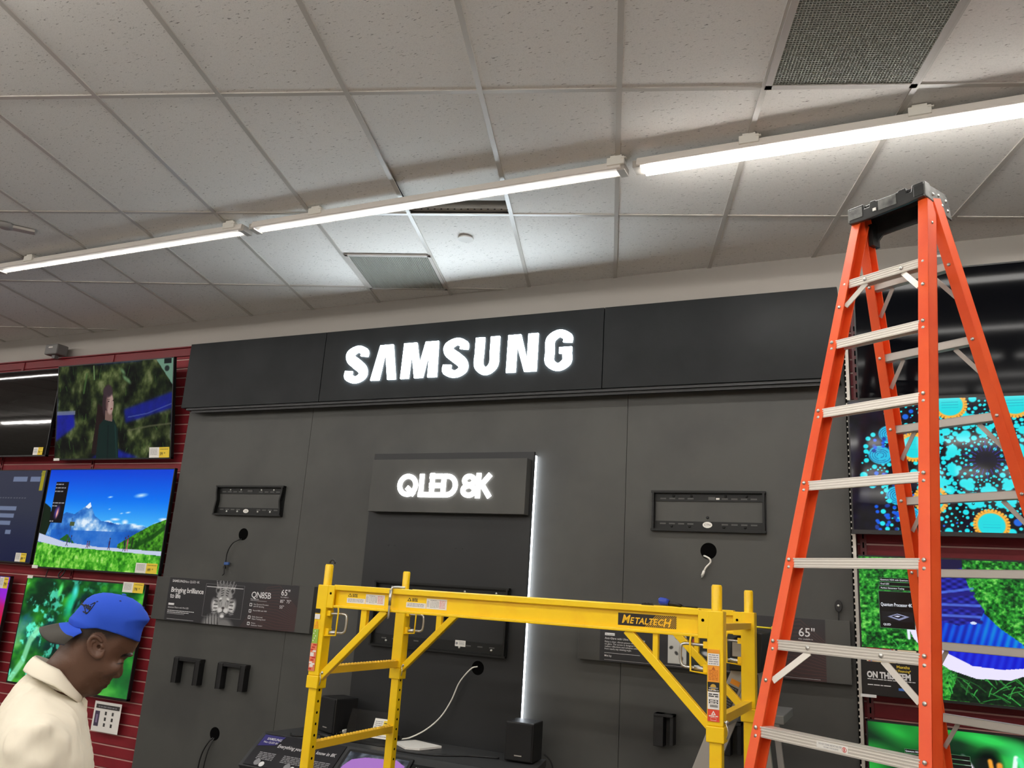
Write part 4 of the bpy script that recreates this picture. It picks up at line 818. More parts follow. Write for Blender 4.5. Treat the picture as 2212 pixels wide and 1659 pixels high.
m = MB(); m.prism([(-1.055, -.02), (-.90, -.02), (-.93, -.085), (-1.055, -.105)], lf, .0062, .007, 1); m.text('SAMSUNG', lf, -1.02, -.055, .024, 0, .008, .012); m.text('Neo QLED 8K', lf, -1.03, -.078, .018, 0, .008, .006)
m.text('Everything you want to know in 8K', lf, -.91, -.098, .034, 0, .008, .012, sx=.86, shear=.12)
for k in range(5): greek(m, lf, -1.0, -.150-k*.011, .12, .010, k, 2, .008); greek(m, lf, -.82, -.150-k*.011, .33, .010, k+9, 2, .008)
for x_ in (-1.02, -.80, -.62): m.disc(lf, x_+.05, -.215, .022, .0062, .008, 2, 12, .022); m.disc(lf, x_+.09, -.225, .018, .0064, .0082, 0, 12, .018)
m.build('print', [INKW, mat('indigo_print', srgb(44, 40, 110), .5), INKG], tt)
tt = empty('tablet', (-2.65, 4.19, .87), 0, label='tablet in a black case showing a purple picture, at the bottom of the photo', cat='tablet')
off2 = Vector((-2.62, 4.35, 0))-Vector((-2.85, 4.20, .88)); lf2 = lambda a, b, d=0: fr2(a, b, d)+off2
m = MB(); m.rect(lf2, -.50, -.245, -.06, -.012, .0, .014); m.build('case', BLACK, tt, bevel=.006)
im = Img(160, 96, (70, 76, 90)); im.a = ramp(im.noise(8, 5, 3, 2), [(.2, (30, 34, 42)), (.8, (130, 138, 150))]); im.poly([(.02, .5), (.1, .25), (.3, .12), (.8, .05), (.97, .2), (1, 1), (0, 1)], (176, 120, 205)); im.ell(.5, .75, .22, .2, (40, 40, 50), 0, .2); im.ell(.5, .75, .16, .14, (210, 220, 230), 0, .2); im.ell(.5, .75, .13, .11, (40, 60, 90), 0, .2); im.line([(.3, .6), (.38, .52)], .03, (220, 60, 110))
picture('screen', im, lf2, -.48, -.235, -.08, -.030, .0145, attr_mat('tablet_screen', .9, .2), tt)
tt = empty('name_plate', (-2.33, 4.195, .875), 0, label='black plate with one small white word right of the tablet', cat='plate')
off3 = Vector((-2.62, 4.35, 0))-Vector((-2.50, 4.2, .88)); lf3 = lambda a, b, d=0: fr2(a, b, d)+off3
m = MB(); m.rect(lf3, -.03, -.24, .34, -.045, .0, .005); m.build('plate_body', BLACKG, tt); m = MB(); m.text('SAMSUNG', lf3, .0, -.080, .022, 0, .0065, .014); m.build('lettering', INKW, tt)
# speakers
def speaker(x, y, rz, label):
    t = empty('speaker', (x, y, .9255), rz, label=label, cat='speaker', group='small black speakers on the counter')
    m = MB(); m.box((-.085, -.07, .006), (.085, .10, .215)); m.build('cabinet', BLACK, t, bevel=.006)
    m = MB(); m.box((-.078, -.078, .012), (.078, -.069, .208)); m.build('grille', mat('speaker_cloth', srgb(16, 16, 17), .8, bump=(400, .3, .001)), t, bevel=.004)
    m = MB(); m.rect(lambda a, b, d=0: Vector((a, -.0785-d, b)), -.022, .036, .022, .042, 0, .001); m.build('badge', ALUD, t)
    return t
speaker(-3.26, 4.63, R(-20), 'small black speaker at the left end of the counter'); speaker(-1.975, 4.66, R(4), 'small black speaker at the right end of the counter below the LED strip')
# acrylic stand with price card
GLASS = mat('clear_acrylic', (1, 1, 1), .03, trans=1.0)
GLASS.node_tree.nodes['Principled BSDF'].inputs['IOR'].default_value = 1.3
t = empty('sign_holder', (-2.96, 4.53, .9255), R(3), label='clear acrylic holder with a white and yellow price card on the counter', cat='sign holder')
af = frame((0, 0, .004), (1, 0, 0), (0, .38, .92)); m = MB(); m.rect(af, -.15, 0, .19, .175, 0, .0025); m.box((-.15, -.09, 0), (.19, .004, .003)); m.box((-.155, -.092, 0), (-.148, -.01, .04)); m.build('acrylic', GLASS, t)
m = MB(); m.rect(af, .03, .02, .165, .135, .003, .004, 0); m.rect(af, .095, .045, .158, .125, .004, .0045, 1); m.text('1697', af, .098, .075, .027, 2, .005, .014, sx=.8); 
for k in range(5): greek(m, af, .038, .115-k*.011, .05, .006, k, 3, .005)
greek(m, af, .038, .03, .11, .006, 8, 3, .005); greek(m, af, .10, .108, .05, .007, 5, 2, .005); m.build('price_card', [PAPER, PAPY, INK, INKG], t)
m = MB(); m.box((-.156, -.02, .0), (-.148, .02, .05)); m.build('clip', WHITEG, t, bevel=.002)
# white tray, plug, long white cable, remote, loop of cord
m = MB(); m.prism([(-2.78, 4.58), (-2.72, 4.72), (-2.50, 4.66), (-2.56, 4.50), (-2.64, 4.47)], lambda a, b, d=0: Vector((a, b, .9265+d)), 0, .014); tag(m.build('white_box_lid', PAPER, bevel=.002), 'flat white sheet lying on the counter under the white cable', 'sheet')
t = empty('mains_cable', (-2.375, 4.815, 1.385), 0, label='long white cable running from the backlit panel hole down to the counter', cat='cable')
m = MB(); m.tube(catmull([(0, 0, .01), (-.03, -.03, -.005), (-.10, -.035, -.09), (-.145, -.04, -.20), (-.20, -.06, -.30), (-.27, -.10, -.375), (-.35, -.14, -.425), (-.40, -.17, -.44)], 7), .0042); m.build('cord', WHITEG, t)
m = MB(); m.box((-.455, -.19, -.442), (-.395, -.155, -.418)); m.build('plug', BLACK, t, bevel=.005)
m = MB(); m.tube([(-3.20, 4.42, .944), (-3.12, 4.39, .944)], [.018, .016], 8); o = m.build('remote_control', BLACK, bevel=.003); tag(o, 'black remote control lying in front of the left speaker', 'remote control')
for nm, P, lab in (('cord', [(-3.42, 4.40, .93), (-3.36, 4.34, .932), (-3.30, 4.40, .93), (-3.34, 4.47, .93), (-3.27, 4.52, .93), (-3.2, 4.52, .93)], 'coiled black cord at the left end of the counter'),
                   ('cord', [(-2.75, 4.43, .93), (-2.60, 4.40, .93), (-2.42, 4.43, .93), (-2.25, 4.56, .93), (-2.10, 4.62, .93)], 'black cord lying across the counter toward the right speaker'),
                   ('cord', [(-1.84, 4.66, .98), (-1.80, 4.68, .93), (-1.775, 4.69, .8), (-1.76, 4.7, .6)], 'thin black cord hanging off the right end of the counter')):
    m = MB(); m.tube(catmull(P, 7), .0045); tag(m.build(nm, BLACK), lab, 'cord')
# ------------------------------------------------------------------ yellow rolling scaffold
t = empty('scaffold', (-1.5663, 3.7175, 0), -.0202, label='yellow rolling scaffold with a black logo plate on its beam, before the dark wall', cat='scaffold')
SCF = t
PX, PY = .945, .352
def post(x, y, full):
    m = MB(); m.box((x-.0235, y-.0235, .16), (x+.0235, y+.0235, 1.36))
    p = m.build('post', YEL, t, bevel=.004)
    m = MB(); m.tube([(x, y, 1.36), (x, y, 1.925), (x, y, 1.932)], [.0205, .0205, .017], 20); m.build('spigot', YEL, p)
    m = MB(); sx = -1 if x > 0 else 1
    for k in range(22): m.disc(frame((x+sx*.0236, y, .30), (0, sx, 0), (0, 0, 1)), 0, k*.05, .0062, -.001, .0006, n=10)
    for yy in (-1,): m.disc(frame((x, y-.0236, 0), (1, 0, 0), (0, 0, 1)), 0, .25, .006, -.001, .0006, n=10)
    m.build('peg_hole', DARKH, p)
    m = MB(); m.tube([(x-.02, y, .0655), (x+.02, y, .0655)], .065, 20); m.build('caster', BLACK, p, bevel=.004)
    m = MB(); m.box((x-.028, y-.01, .06), (x-.022, y+.03, .16)); m.box((x+.022, y-.01, .06), (x+.028, y+.03, .16)); m.box((x-.028, y-.03, .145), (x+.028, y+.03, .16)); m.build('caster_fork', STEEL, p)
    return p
for x in (-PX, PX):
    for y in (-PY, PY): post(x, y, True)
for s in (-1, 1):
    y = s*PY
    side = MB(); fr = lambda a, b, d=0: Vector((a, y-d, b))
    side.rect(fr, -.885, 1.733, .880, 1.835, -.004, .004)                      # web
    side.rect(fr, -.885, 1.812, .880, 1.837, -.025, .024); side.rect(fr, -.885, 1.730, .880, 1.742, -.025, .024)
    b = side.build('side_beam', YEL, t, bevel=.003)
    for q in (-1, 1):
        m = MB(); m.box((q*PX-.031, y-.031, 1.415), (q*PX+.031, y+.031, 1.833)); m.box((q*PX-.034, y-.034, 1.357), (q*PX+.034, y+.034, 1.415)); m.build('sleeve', YEL, b, bevel=.004)
        m = MB(); m.box((q*.90-.022, y-.028, 1.727), (q*.90+.022, y-.018, 1.832)); m.box((q*.90-.022, y+.018, 1.727), (q*.90+.022, y+.028, 1.832)); m.build('end_plate', YEL, b, bevel=.002)
        m = MB(); m.disc(frame((q*.897, y-.0285, 1.795), (1, 0, 0), (0, 0, 1)), 0, 0, .006, 0, .0008, n=14); m.build('bolt_hole', DARKH, b)
        m = MB(); m.beam((q*.925, y, 1.405), (q*.585, y, 1.735), .034, .03, (0, 1, 0)); m.build('diagonal_brace', YEL, b, bevel=.003)
        m = MB(); m.beam((q*.705, y, 1.735), (q*.705, y, 1.615), .032 if q < 0 else .022, .026, (0, 1, 0)); m.build('strut', YEL, b, bevel=.003)
        # spring lock: steel rod with its yellow cage
        m = MB(); X = lambda v: q*v
        m.tube(catmull([(X(.915), y-.004, 1.700), (X(.86), y-.004, 1.702), (X(.82), y-.004, 1.702), (X(.806), y-.004, 1.688), (X(.806), y-.004, 1.635), (X(.82), y-.004, 1.617), (X(.86), y-.004, 1.615), (X(.915), y-.004, 1.612)], 5), .006, 10)
        m.tube([(X(.912), y-.004, 1.612), (X(.86), y-.004, 1.615)], .0095, 12); m.build('lock_rod', STEEL, b)
        m = MB(); m.tube([(X(.915), y-.02, 1.598), (X(.848), y-.02, 1.603), (X(.846), y-.02, 1.715), (X(.850), y-.02, 1.735)], .004, 8); m.box((X(.905)-.009, y-.016, 1.602), (X(.905)+.009, y+.010, 1.632)); m.box((X(.905)-.009, y-.016, 1.69), (X(.905)+.009, y+.010, 1.715)); m.build('lock_cage', YEL, b)
        m = MB(); m.tube([(q*PX-.045, y-.01, 1.432), (q*PX+.04, y-.01, 1.430)], .0042, 10); m.dome((q*PX+.04, y-.012, 1.43), (1, -.4, 0), .009, .007); m.tube(catmull([(q*PX+.04, y-.03, 1.43), (q*PX+.05, y-.035, 1.40), (q*PX+.042, y-.03, 1.375)], 4), .002, 6); m.build('locking_pin', STEEL, b)
    if s < 0:
        bf = lambda a, c, d=0: Vector((a, y-.0042-d, c))
        # lettering plate
        m = MB(); m.rect(bf, .546, 1.753, .787, 1.801, .0, .001); m.build('logo_plate', mat('logo_black', srgb(34, 26, 20), .4), b)
        m = MB()
        for k in range(17):
            a = .660+k*.0078; 
            m.prism([(max(a, .655), 1.754), (a+.0035, 1.754), (min(a+.048, .7865), 1.8*1 if a+.048 < .7865 else 1.754+(.7865-a)/.048*.046), (min(a+.0445, .7865), 1.8 if a+.0445 < .7865 else 1.754+(.7865-a)/.048*.046+.003)], bf, .001, .0014)
        m.build('logo_stripe', mat('logo_yellow_soft', srgb(206, 160, 26), .4), b)
        m = MB(); x = .561
        for ch, sz, adv in (('M', .046, .0335), ('E', .034, .0195), ('T', .034, .0185), ('A', .034, .0215), ('L', .034, .0165), ('T', .034, .0185), ('E', .034, .0185), ('C', .034, .0215), ('H', .046, .03)):
            m.text(ch, bf, x, 1.7625 if ch != 'H' else 1.758, sz, 0, .002, .022, sx=.92, shear=.22); x += adv*1.02
        m.build('logo_lettering', mat('logo_yellow', srgb(250, 196, 30), .35), b)
        # warning labels on the beam
        for x0, sc_ in ((-.815, 1.0), (-.478, 1.02)):
            m = MB(); m.rect(bf, x0, 1.757, x0+.105, 1.780, 0, .0008, 0); m.rect(bf, x0+.108, 1.757, x0+.215, 1.803, 0, .0008, 0)
            m.prism([(x0+.004, 1.786), (x0+.026, 1.786), (x0+.015, 1.801)], bf, 0, .001, 1); m.prism([(x0+.009, 1.788), (x0+.021, 1.788), (x0+.015, 1.796)], bf, 0, .0014, 2)
            for k in range(3): greek(m, bf, x0+.03, 1.796-k*.005, .03, .0045, k, 1, .001)
            for k in range(3): greek(m, bf, x0+.006, 1.774-k*.0055, .09, .004, k+4, 3, .001)
            for k in range(6): greek(m, bf, x0+.128, 1.794-k*.006, .032, .0035, k+8, 3, .001); greek(m, bf, x0+.176, 1.794-k*.006, .032, .0035, k+18, 4, .001)
            for xx in (.114, .164): m.ribbon([(x0+xx, 1.766), (x0+xx+.007, 1.766), (x0+xx+.007, 1.792), (x0+xx, 1.792)], .0008, bf, .0008, .0012, 1, close=True)
            m.build('warning_label', [PAPER, INK, YEL, INKG, INKR], b)
        # hooked steel pin on the beam
        m = MB(); m.tube(catmull([(-.495, y, 1.843), (-.53, y-.02, 1.844), (-.548, y-.032, 1.835), (-.551, y-.032, 1.78), (-.551, y-.032, 1.70)], 5), .0055, 10); m.tube([(-.551, y-.032, 1.83), (-.551, y-.032, 1.76)], .0078, 12); m.build('hook_pin', STEEL, b)
        # labels down the two near sleeves
        pf = frame((-PX, y-.0345, 0), (1, 0, 0), (0, 0, 1)); m = MB()
        m.rect(pf, -.026, 1.70, .002, 1.72, 0, .0008, 1); m.rect(pf, -.026, 1.672, .004, 1.695, 0, .0008, 0); m.prism([(-.018, 1.650), (-.004, 1.650), (-.011, 1.665)], pf, 0, .001, 2)
        for k in range(3): greek(m, pf, -.024, 1.643-k*.006, .024, .004, k, 2, .0008)
        m.rect(pf, -.027, 1.56, .006, 1.625, 0, .0008, 3); m.rect(pf, -.029, 1.435, .007, 1.56, 0, .0008, 4)
        for k in range(12): zz = 1.44+.0096*k+.002*(k % 3); m.rect(pf, -.028+.006*(k % 3), zz, -.012+.008*(k % 3), zz+.0075, .0008, .0012, 0 if k in (2, 3, 8) else 5)
        m.rect(pf, -.027, 1.50, -.006, 1.518, .0012, .0015, 0); m.rect(pf, -.024, 1.452, -.004, 1.466, .0012, .0015, 0)
        for k in range(5): m.dome(pf(-.020+.006*(k % 3), 1.572+.011*k, .001), (0, -1, 0), .003, .0004, 0)
        m.build('worn_label', [PAPER, INK, INKO, mat('worn_green', srgb(150, 190, 70), .5), mat('worn_red', srgb(228, 130, 90), .5), INKR], b)
        pf = frame((PX, y-.0345, 0), (1, 0, 0), (0, 0, 1)); m = MB()
        for z0, z1, c_ in ((1.676, 1.690, 2), (1.632, 1.675, 0), (1.572, 1.631, 2), (1.538, 1.571, 1), (1.475, 1.537, 0), (1.432, 1.474, 3)): m.rect(pf, -.027, z0, .017, z1, 0, .0008, c_)
        for k in range(5): greek(m, pf, -.023, 1.668-k*.0078, .036, .0045, k, 4, .0012)
        for k in range(7): greek(m, pf, -.022, 1.612-k*.0055, .034, .004, k+5, 5, .0012)
        m.prism([(-.012, 1.616), (.002, 1.616), (-.005, 1.629)], pf, .0008, .0012, 5)
        m.disc(pf, -.006, 1.554, .011, .0008, .0012, 6); m.rect(pf, -.022, 1.548, .012, 1.553, .0012, .0015, 4); greek(m, pf, -.024, 1.541, .038, .005, 1, 0, .0012)
        for k, zz in enumerate((1.526, 1.519)): greek(m, pf, -.023, zz, .036, .0065, k, 1, .0012)
        for zz in (1.503, 1.495): m.rect(pf, -.022, zz, .012, zz+.006, .0008, .0012, 1); greek(m, pf, -.018, zz+.001, .026, .005, 2, 0, .0015)
        for k in range(12): m.rect(pf, -.018+k*.0025, 1.482, -.0168+k*.0025+.0006*(k % 2), 1.491, .0008, .0012, 1)
        m.prism([(-.014, 1.455), (.004, 1.455), (-.005, 1.470)], pf, .0008, .0012, 0); m.prism([(-.008, 1.4575), (-.002, 1.4575), (-.005, 1.465)], pf, .0012, .0015, 3); greek(m, pf, -.022, 1.449, .034, .006, 3, 0, .0012); m.ribbon([(-.015, 1.436), (.005, 1.436), (.005, 1.446), (-.015, 1.446)], .0006, pf, .0008, .0012, 0, close=True)
        m.build('warning_label', [PAPER, INK, INKO, mat('warning_red', srgb(225, 70, 45), .45), INKG, mat('brown_ink', srgb(190, 95, 20), .5), mat('gold_ink', srgb(200, 160, 60), .5)], b)
def rung(x, z, mt=YELD, bumps=True, h=.034):
    m = MB(); m.box((x-.016, -PY+.024, z-h/2), (x+.016, PY-.024, z+h/2))
    if bumps:
        n = 25
        for k in range(n): m.dome((x, -PY+.03+(2*PY-.06)*(k+.5)/n, z+h/2-.001), (0, 0, 1), .011, .009)
    return m.build('rung', mt, t)
for z in (1.435, 1.10, .765, .43): rung(-PX, z)
for z in (1.43, 1.095, .76, .425): rung(PX, z, bumps=False, h=.034)
for x in (-PX, PX): rung(x, 1.772, bumps=False, h=.026)
# things lying on it
m = MB(); m.tube(catmull([(-.012, 0, 0), (-.014, 0, .010), (-.002, .004, .018), (.012, .004, .008), (.010, 0, .0)], 5), .0045, 8)
o = m.build('carabiner', BLACK, bevel=0); o.location = SCF.matrix_basis @ Vector((-PX+.012, -PY+.004, 1.934)) if False else Matrix.LocRotScale(SCF.location, SCF.rotation_euler, None) @ Vector((-PX+.012, -PY+.004, 1.936)); tag(o, 'small black loop sitting on the leftmost scaffold post top', 'loop')
SM = Matrix.LocRotScale(SCF.location, SCF.rotation_euler, None)
t2 = empty('screwdriver', SM @ Vector((.72, -.35, 1.8375)), -.0202, label='screwdriver with a blue handle lying on the scaffold beam above the yellow logo', cat='screwdriver')
m = MB(); m.tube([(-.006, 0, .0175), (.0, 0, .0185), (.02, 0, .0175), (.034, 0, .0135)], [.012, .0165, .0155, .012], 12); m.build('handle', mat('blue_handle', srgb(30, 60, 170), .35), t2)
m = MB(); m.tube([(.034, 0, .0135), (.06, 0, .010), (.085, 0, .006)], [.0115, .009, .006], 10); m.tube([(.085, 0, .0055), (.15, 0, .0035)], .0035, 8); m.build('shaft', BLACK, t2)
t2 = empty('bit_holder', SM @ Vector((.68, -.352, 1.8375)), -.0202, label='thin row of black driver bits lying beside the blue screwdriver handle', cat='driver bits')
m = MB()
for k in range(6): m.box((-.035+k*.0075, -.006, 0), (-.030+k*.0075, .006, .007+.002*(k % 2)))
m.box((-.037, -.006, 0), (.012, .006, .003)); m.build('bits', BLACK, t2)

# ------------------------------------------------------------------ tall orange stepladder
t = empty('stepladder', (.0225, 3.385, 0), -.551, label='tall orange fiberglass stepladder with aluminium steps and black top', cat='stepladder')
LAD = t
def fz(n): return 3.207-.2955*n
def fw(n): return .1699+.0229*n
def fy(n): return -.0708*n
def bz(n): return 3.2248-.2955*n
def bw(n): return .173+.0236*n
def by(n): return .2116+.0904*n
def channel(p, q, s, dirn, flange=.040, web=.064, th=.006):
    """C channel rail from p (top) to q (bottom); p,q are centres of the outward flange; s = side, dirn = +1 when the channel reaches back (+y)"""
    m = MB(); p = Vector(p); q = Vector(q); a = (q-p).normalized(); u = Vector((1, 0, 0)); u = (u-a*u.dot(a)).normalized(); v = a.cross(u); v = v if v.y*dirn > 0 else -v
    def bx(u0, u1, v0, v1):
        vs = [e+u*uu+v*vv for e in (p, q) for uu, vv in ((u0, v0), (u1, v0), (u1, v1), (u0, v1))]
        m.add(vs, [(0, 3, 2, 1), (4, 5, 6, 7), (0, 1, 5, 4), (1, 2, 6, 5), (2, 3, 7, 6), (3, 0, 4, 7)])
    bx(-flange/2, flange/2, 0, th); bx(-flange/2, flange/2, web-th, web); bx(*sorted((s*flange/2, s*(flange/2-th))), 0.0005, web-.0005)
    return m
NB = 10.80
for s in (-1, 1):
    r_ = channel((s*fw(-.98), fy(-.98), fz(-.98)), (s*fw(NB), fy(NB), fz(NB)), s, 1).build('front_rail', ORG, t, bevel=.0012)
    m = MB(); m.box((s*fw(10.8)-.03, fy(10.8)-.01, .0), (s*fw(10.8)+.03, fy(10.8)+.08, .045)); m.build('foot', BLACK, r_, bevel=.004)
    r2 = channel((s*bw(-.95), by(-.95)-.03, bz(-.95)), (s*bw(NB), by(NB)-.03, bz(NB)), s, 1, .040, .060).build('rear_rail', ORG, t, bevel=.0012)
    m = MB(); m.box((s*bw(10.8)-.03, by(10.8)-.05, .0), (s*bw(10.8)+.03, by(10.8)+.05, .05)); m.build('foot', BLACK, r2, bevel=.004)
    m = MB(); g = MB()
    for n in range(0, 11):
        for dz in ((0,) if n == 0 else (.012, -.016)): m.dome((s*fw(n), fy(n)-.001, fz(n)+dz-(.02 if n == 0 else 0)), (0, -1, .0), .0075, .0055)
        if n in (0, 5, 8): m.dome((s*fw(n+.42), fy(n+.42)-.001, fz(n+.42)), (0, -1, 0), .0075, .0055)
        g.dome((s*bw(n), by(n)-.031, bz(n)), (0, -1, 0), .0075, .0055)
    for n_ in (-.55, ): m.dome((s*(fw(n_)+.021), fy(n_)+.03, fz(n_)), (s, 0, 0), .006, .004)
    m.build('rivet', STEEL, r_); g.build('rivet', STEEL, r2)
def step(n):
    z = fz(n)-(.02 if n == 0 else 0); w = fw(n)-.016; y = fy(n)+.003
    m = MB(); h = .018; m.box((-w, y, z-h), (w, y+.004, z+h))
    for k in range(4): m.box((-w, y-.0015, z-h+.003+k*.0095), (w, y+.001, z-h+.0075+k*.0095))
    m.box((-w, y, z+h-.004), (w, y+.058, z+h)); m.box((-w, y+.054, z-h*.6), (w, y+.058, z+h))
    o = m.build('step', ALU, t, bevel=.0008)
    if n in (0, 5, 8):
        for s in (-1, 1):
            b = MB(); xi = s*(w-(.13 if n else .075)); b.beam((xi, y+.008, z-h+.003), (s*(fw(n+.42)-.022), fy(n+.42)+.010, fz(n+.42)), .022, .004, (0, 1, 0)); b.build('knee_brace', ALU, o)
            b = MB(); b.dome((xi, y-.0015, z), (0, -1, 0), .0085, .006); b.build('bolt', STEEL, o)
    if n == 6:
        b = MB(); sf_ = frame((0, y-.0018, z), (1, 0, 0), (0, 0, 1)); b.rect(sf_, -.06, -.010, .055, .012, 0, .0006, 0); b.text('DO NOT STAND ABOVE THIS STEP', sf_, -.052, .002, .0075, 1, .001, .012, sx=.72); b.text('YOU MAY LOSE BALANCE', sf_, -.034, -.006, .0065, 1, .001, .01, sx=.72); b.disc(sf_, .042, .0, .008, .0006, .0009, 2, 16); b.disc(sf_, .042, 0, .006, .0009, .0012, 0, 16); b.rect(sf_, .040, -.005, .044, .005, .0012, .0015, 2); b.build('label', [PAPER, INKG, INKR], o)
for n in range(0, 11): step(n)
def rear_bar(n):
    z = bz(n); w = bw(n)-.012; y = by(n)-.022
    m = MB(); m.box((-w, y, z-.017), (w, y+.003, z+.017)); m.box((-w, y, z-.017), (w, y+.03, z-.014)); m.box((-w, y, z+.014), (w, y+.030, z+.017)); o = m.build('rear_bar', ALUD, t, bevel=.0006)
    for s in (-1, 1):
        b = MB(); b.beam((s*(w-.075), y+.024, z-.017), (s*(bw(n+.42)-.018), by(n+.42)-.01, bz(n+.42)), .018, .003, (0, 1, 0)); b.build('knee_brace', ALUD, o)
for n in range(0, 11): rear_bar(n)
# black top cap
cf = lambda a, b, d=0: Vector((a, .05-d, b))
m = MB(); m.prism([(-.168, 3.478), (-.170, 3.548), (-.098, 3.548), (-.094, 3.525), (-.072, 3.525), (-.068, 3.548), (-.045, 3.548), (-.04, 3.542), (.055, 3.542), (.06, 3.548), (.090, 3.548), (.094, 3.522), (.112, 3.522), (.118, 3.548), (.172, 3.548), (.168, 3.485), (.10, 3.478), (-.09, 3.472)], cf, -.012, .004)
m.box((-.165, .055, 3.528), (.168, .215, 3.542)); m.box((-.165, .205, 3.46), (.168, .215, 3.542)); m.prism([(-.135, 3.41), (-.10, 3.445), (.165, 3.455), (.165, 3.54), (-.165, 3.54), (-.165, 3.41)], lambda a, b, d=0: Vector((a, .19-d, b)), 0, .006)
cap = m.build('top_cap', mat('cap_black', srgb(30, 31, 31), .35, bump=(90, .15, .002), var=(14, srgb(44, 45, 44), .35, .7)), t, bevel=.004)
for s in (-1, 1):
    m = MB(); sf_ = frame((s*.168, 0, 0), (0, s, 0), (0, 0, 1)); P = [(.045, 3.548), (.078, 3.548), (.088, 3.540), (.185, 3.538), (.215, 3.52), (.238, 3.432), (.165, 3.446), (.150, 3.466), (.085, 3.478), (.045, 3.482)]
    m.prism([(s*a, b) for a, b in P], sf_, -.004, .004); g_ = m.build('side_gusset', mat('scuffed_plastic', srgb(122, 122, 118), .4, var=(22, srgb(70, 70, 68), .35, .65)), cap, bevel=.003)
    m = MB()
    for a, b in ((.10, 3.505), (.14, 3.512), (.195, 3.505), (.165, 3.475), (.205, 3.465)): m.dome((s*.1725, a, b), (s, 0, 0), .0075, .005)
    m.build('rivet', STEEL, g_)
for x0, x1 in ((-.165, -.103), (.124, .166), (-.03, .05)):
    m = MB(); m.box((x0, .044, 3.492), (x1, .0465, 3.538)); m.build('front_plate', MATS['scuffed_plastic'] if x0 < .1 else MATS['cap_black'], cap, bevel=.002)
m = MB(); m.box((-.055, .043, 3.497), (-.04, .0465, 3.510)); m.build('label', PAPER, cap)
for x_ in (-.135, .135): m = MB(); m.box((x_-.01, .15, 3.40), (x_+.01, .20, 3.50)); m.build('hinge_plate', MATS['cap_black'], cap)

# ------------------------------------------------------------------ small aluminium stepladder behind the scaffold
t = empty('stepladder', (-.68, 4.35, 0), 0, label='small aluminium stepladder with black head behind the right scaffold posts', cat='stepladder')
GRY = mat('grey_aluminium', srgb(176, 172, 166), .42, metal=.4)
for s in (-1, 1):
    y = s*.15
    m = MB(); m.beam((.005, y, 1.57), (-.62, y-.02*s, .02), .075, .02, (0, 1, 0)); r_ = m.build('front_rail', GRY, t, bevel=.002)
    if s < 0:
        m = MB(); a = Vector((-.02, y-.0115, 1.505)); d_ = Vector((-.62, 0, -1.55)).normalized(); u_ = Vector((-d_.z, 0, d_.x)); lf_ = frame(a, -u_ if u_.x < 0 else u_, -d_)
        m.rect(lf_, -.022, -.012, .022, .012, 0, .001, 1); m.rect(lf_, -.026, -.15, .024, -.02, 0, .001, 0); m.rect(lf_, -.026, -.30, .024, -.17, 0, .001, 0); m.rect(lf_, -.026, -.62, .024, -.45, 0, .001, 0)
        for k in range(22): greek(m, lf_, -.022, -.03-k*.012, .04, .005, k, 2, .0014)
        m.build('label', [mat('label_black', srgb(48, 48, 46), .5), INKO, INKG], r_)
    m = MB(); m.beam((.055, y, 1.58), (.115, y, .02), .026, .03, (0, 1, 0)); m.build('rear_rail', GRY, t, bevel=.002)
    m = MB(); m.beam((.085, y+.05*s+.16, 1.40), (.24, y+.05*s+.14, .02), .03, .03, (0, 1, 0)); m.build('outrigger_leg', GRY, t, bevel=.002)
for k in range(5):
    z = .28+k*.26; x = -.62+.625*(z-.02)/1.55; m = MB(); m.box((x-.045, -.14, z-.012), (x+.04, .14, z+.012)); m.build('step', GRY, t, bevel=.002)
m = MB(); m.prism([(-.045, 1.56), (-.035, 1.70), (.03, 1.75), (.115, 1.74), (.10, 1.56)], lambda a, b, d=0: Vector((a, -d, b)), -.19, .19); m.build('head', BLACK, t, bevel=.006)
m = MB(); m.box((-.028, -.197, 1.625), (.075, -.19, 1.70)); m.build('head_plate', GRY, t, bevel=.003)
m = MB(); m.box((.10, -.10, 1.335), (.19, .30, 1.375)); m.build('paint_shelf', mat('shelf_grey', srgb(120, 120, 118), .5), t, bevel=.004)
m = MB()
for x, z in ((-.02, 1.60), (.06, 1.585)): m.dome((x, -.191, z), (0, -1, 0), .008, .005)
m.build('bolt', STEEL, t)
t = empty('level_tool', (-.60, 4.33, 1.757), 0, label='thin yellow rod with a round knob lying on the small ladder head', cat='tool')
m = MB(); m.tube([(-.06, 0, .008), (.055, 0, .006)], .0042, 8); m.tube([(.05, 0, .006), (.058, 0, .006), (.082, 0, .006), (.086, 0, .006)], [.008, .0135, .0135, .009], 12); m.build('tool_body', mat('tool_yellow', srgb(240, 220, 40), .4), t)
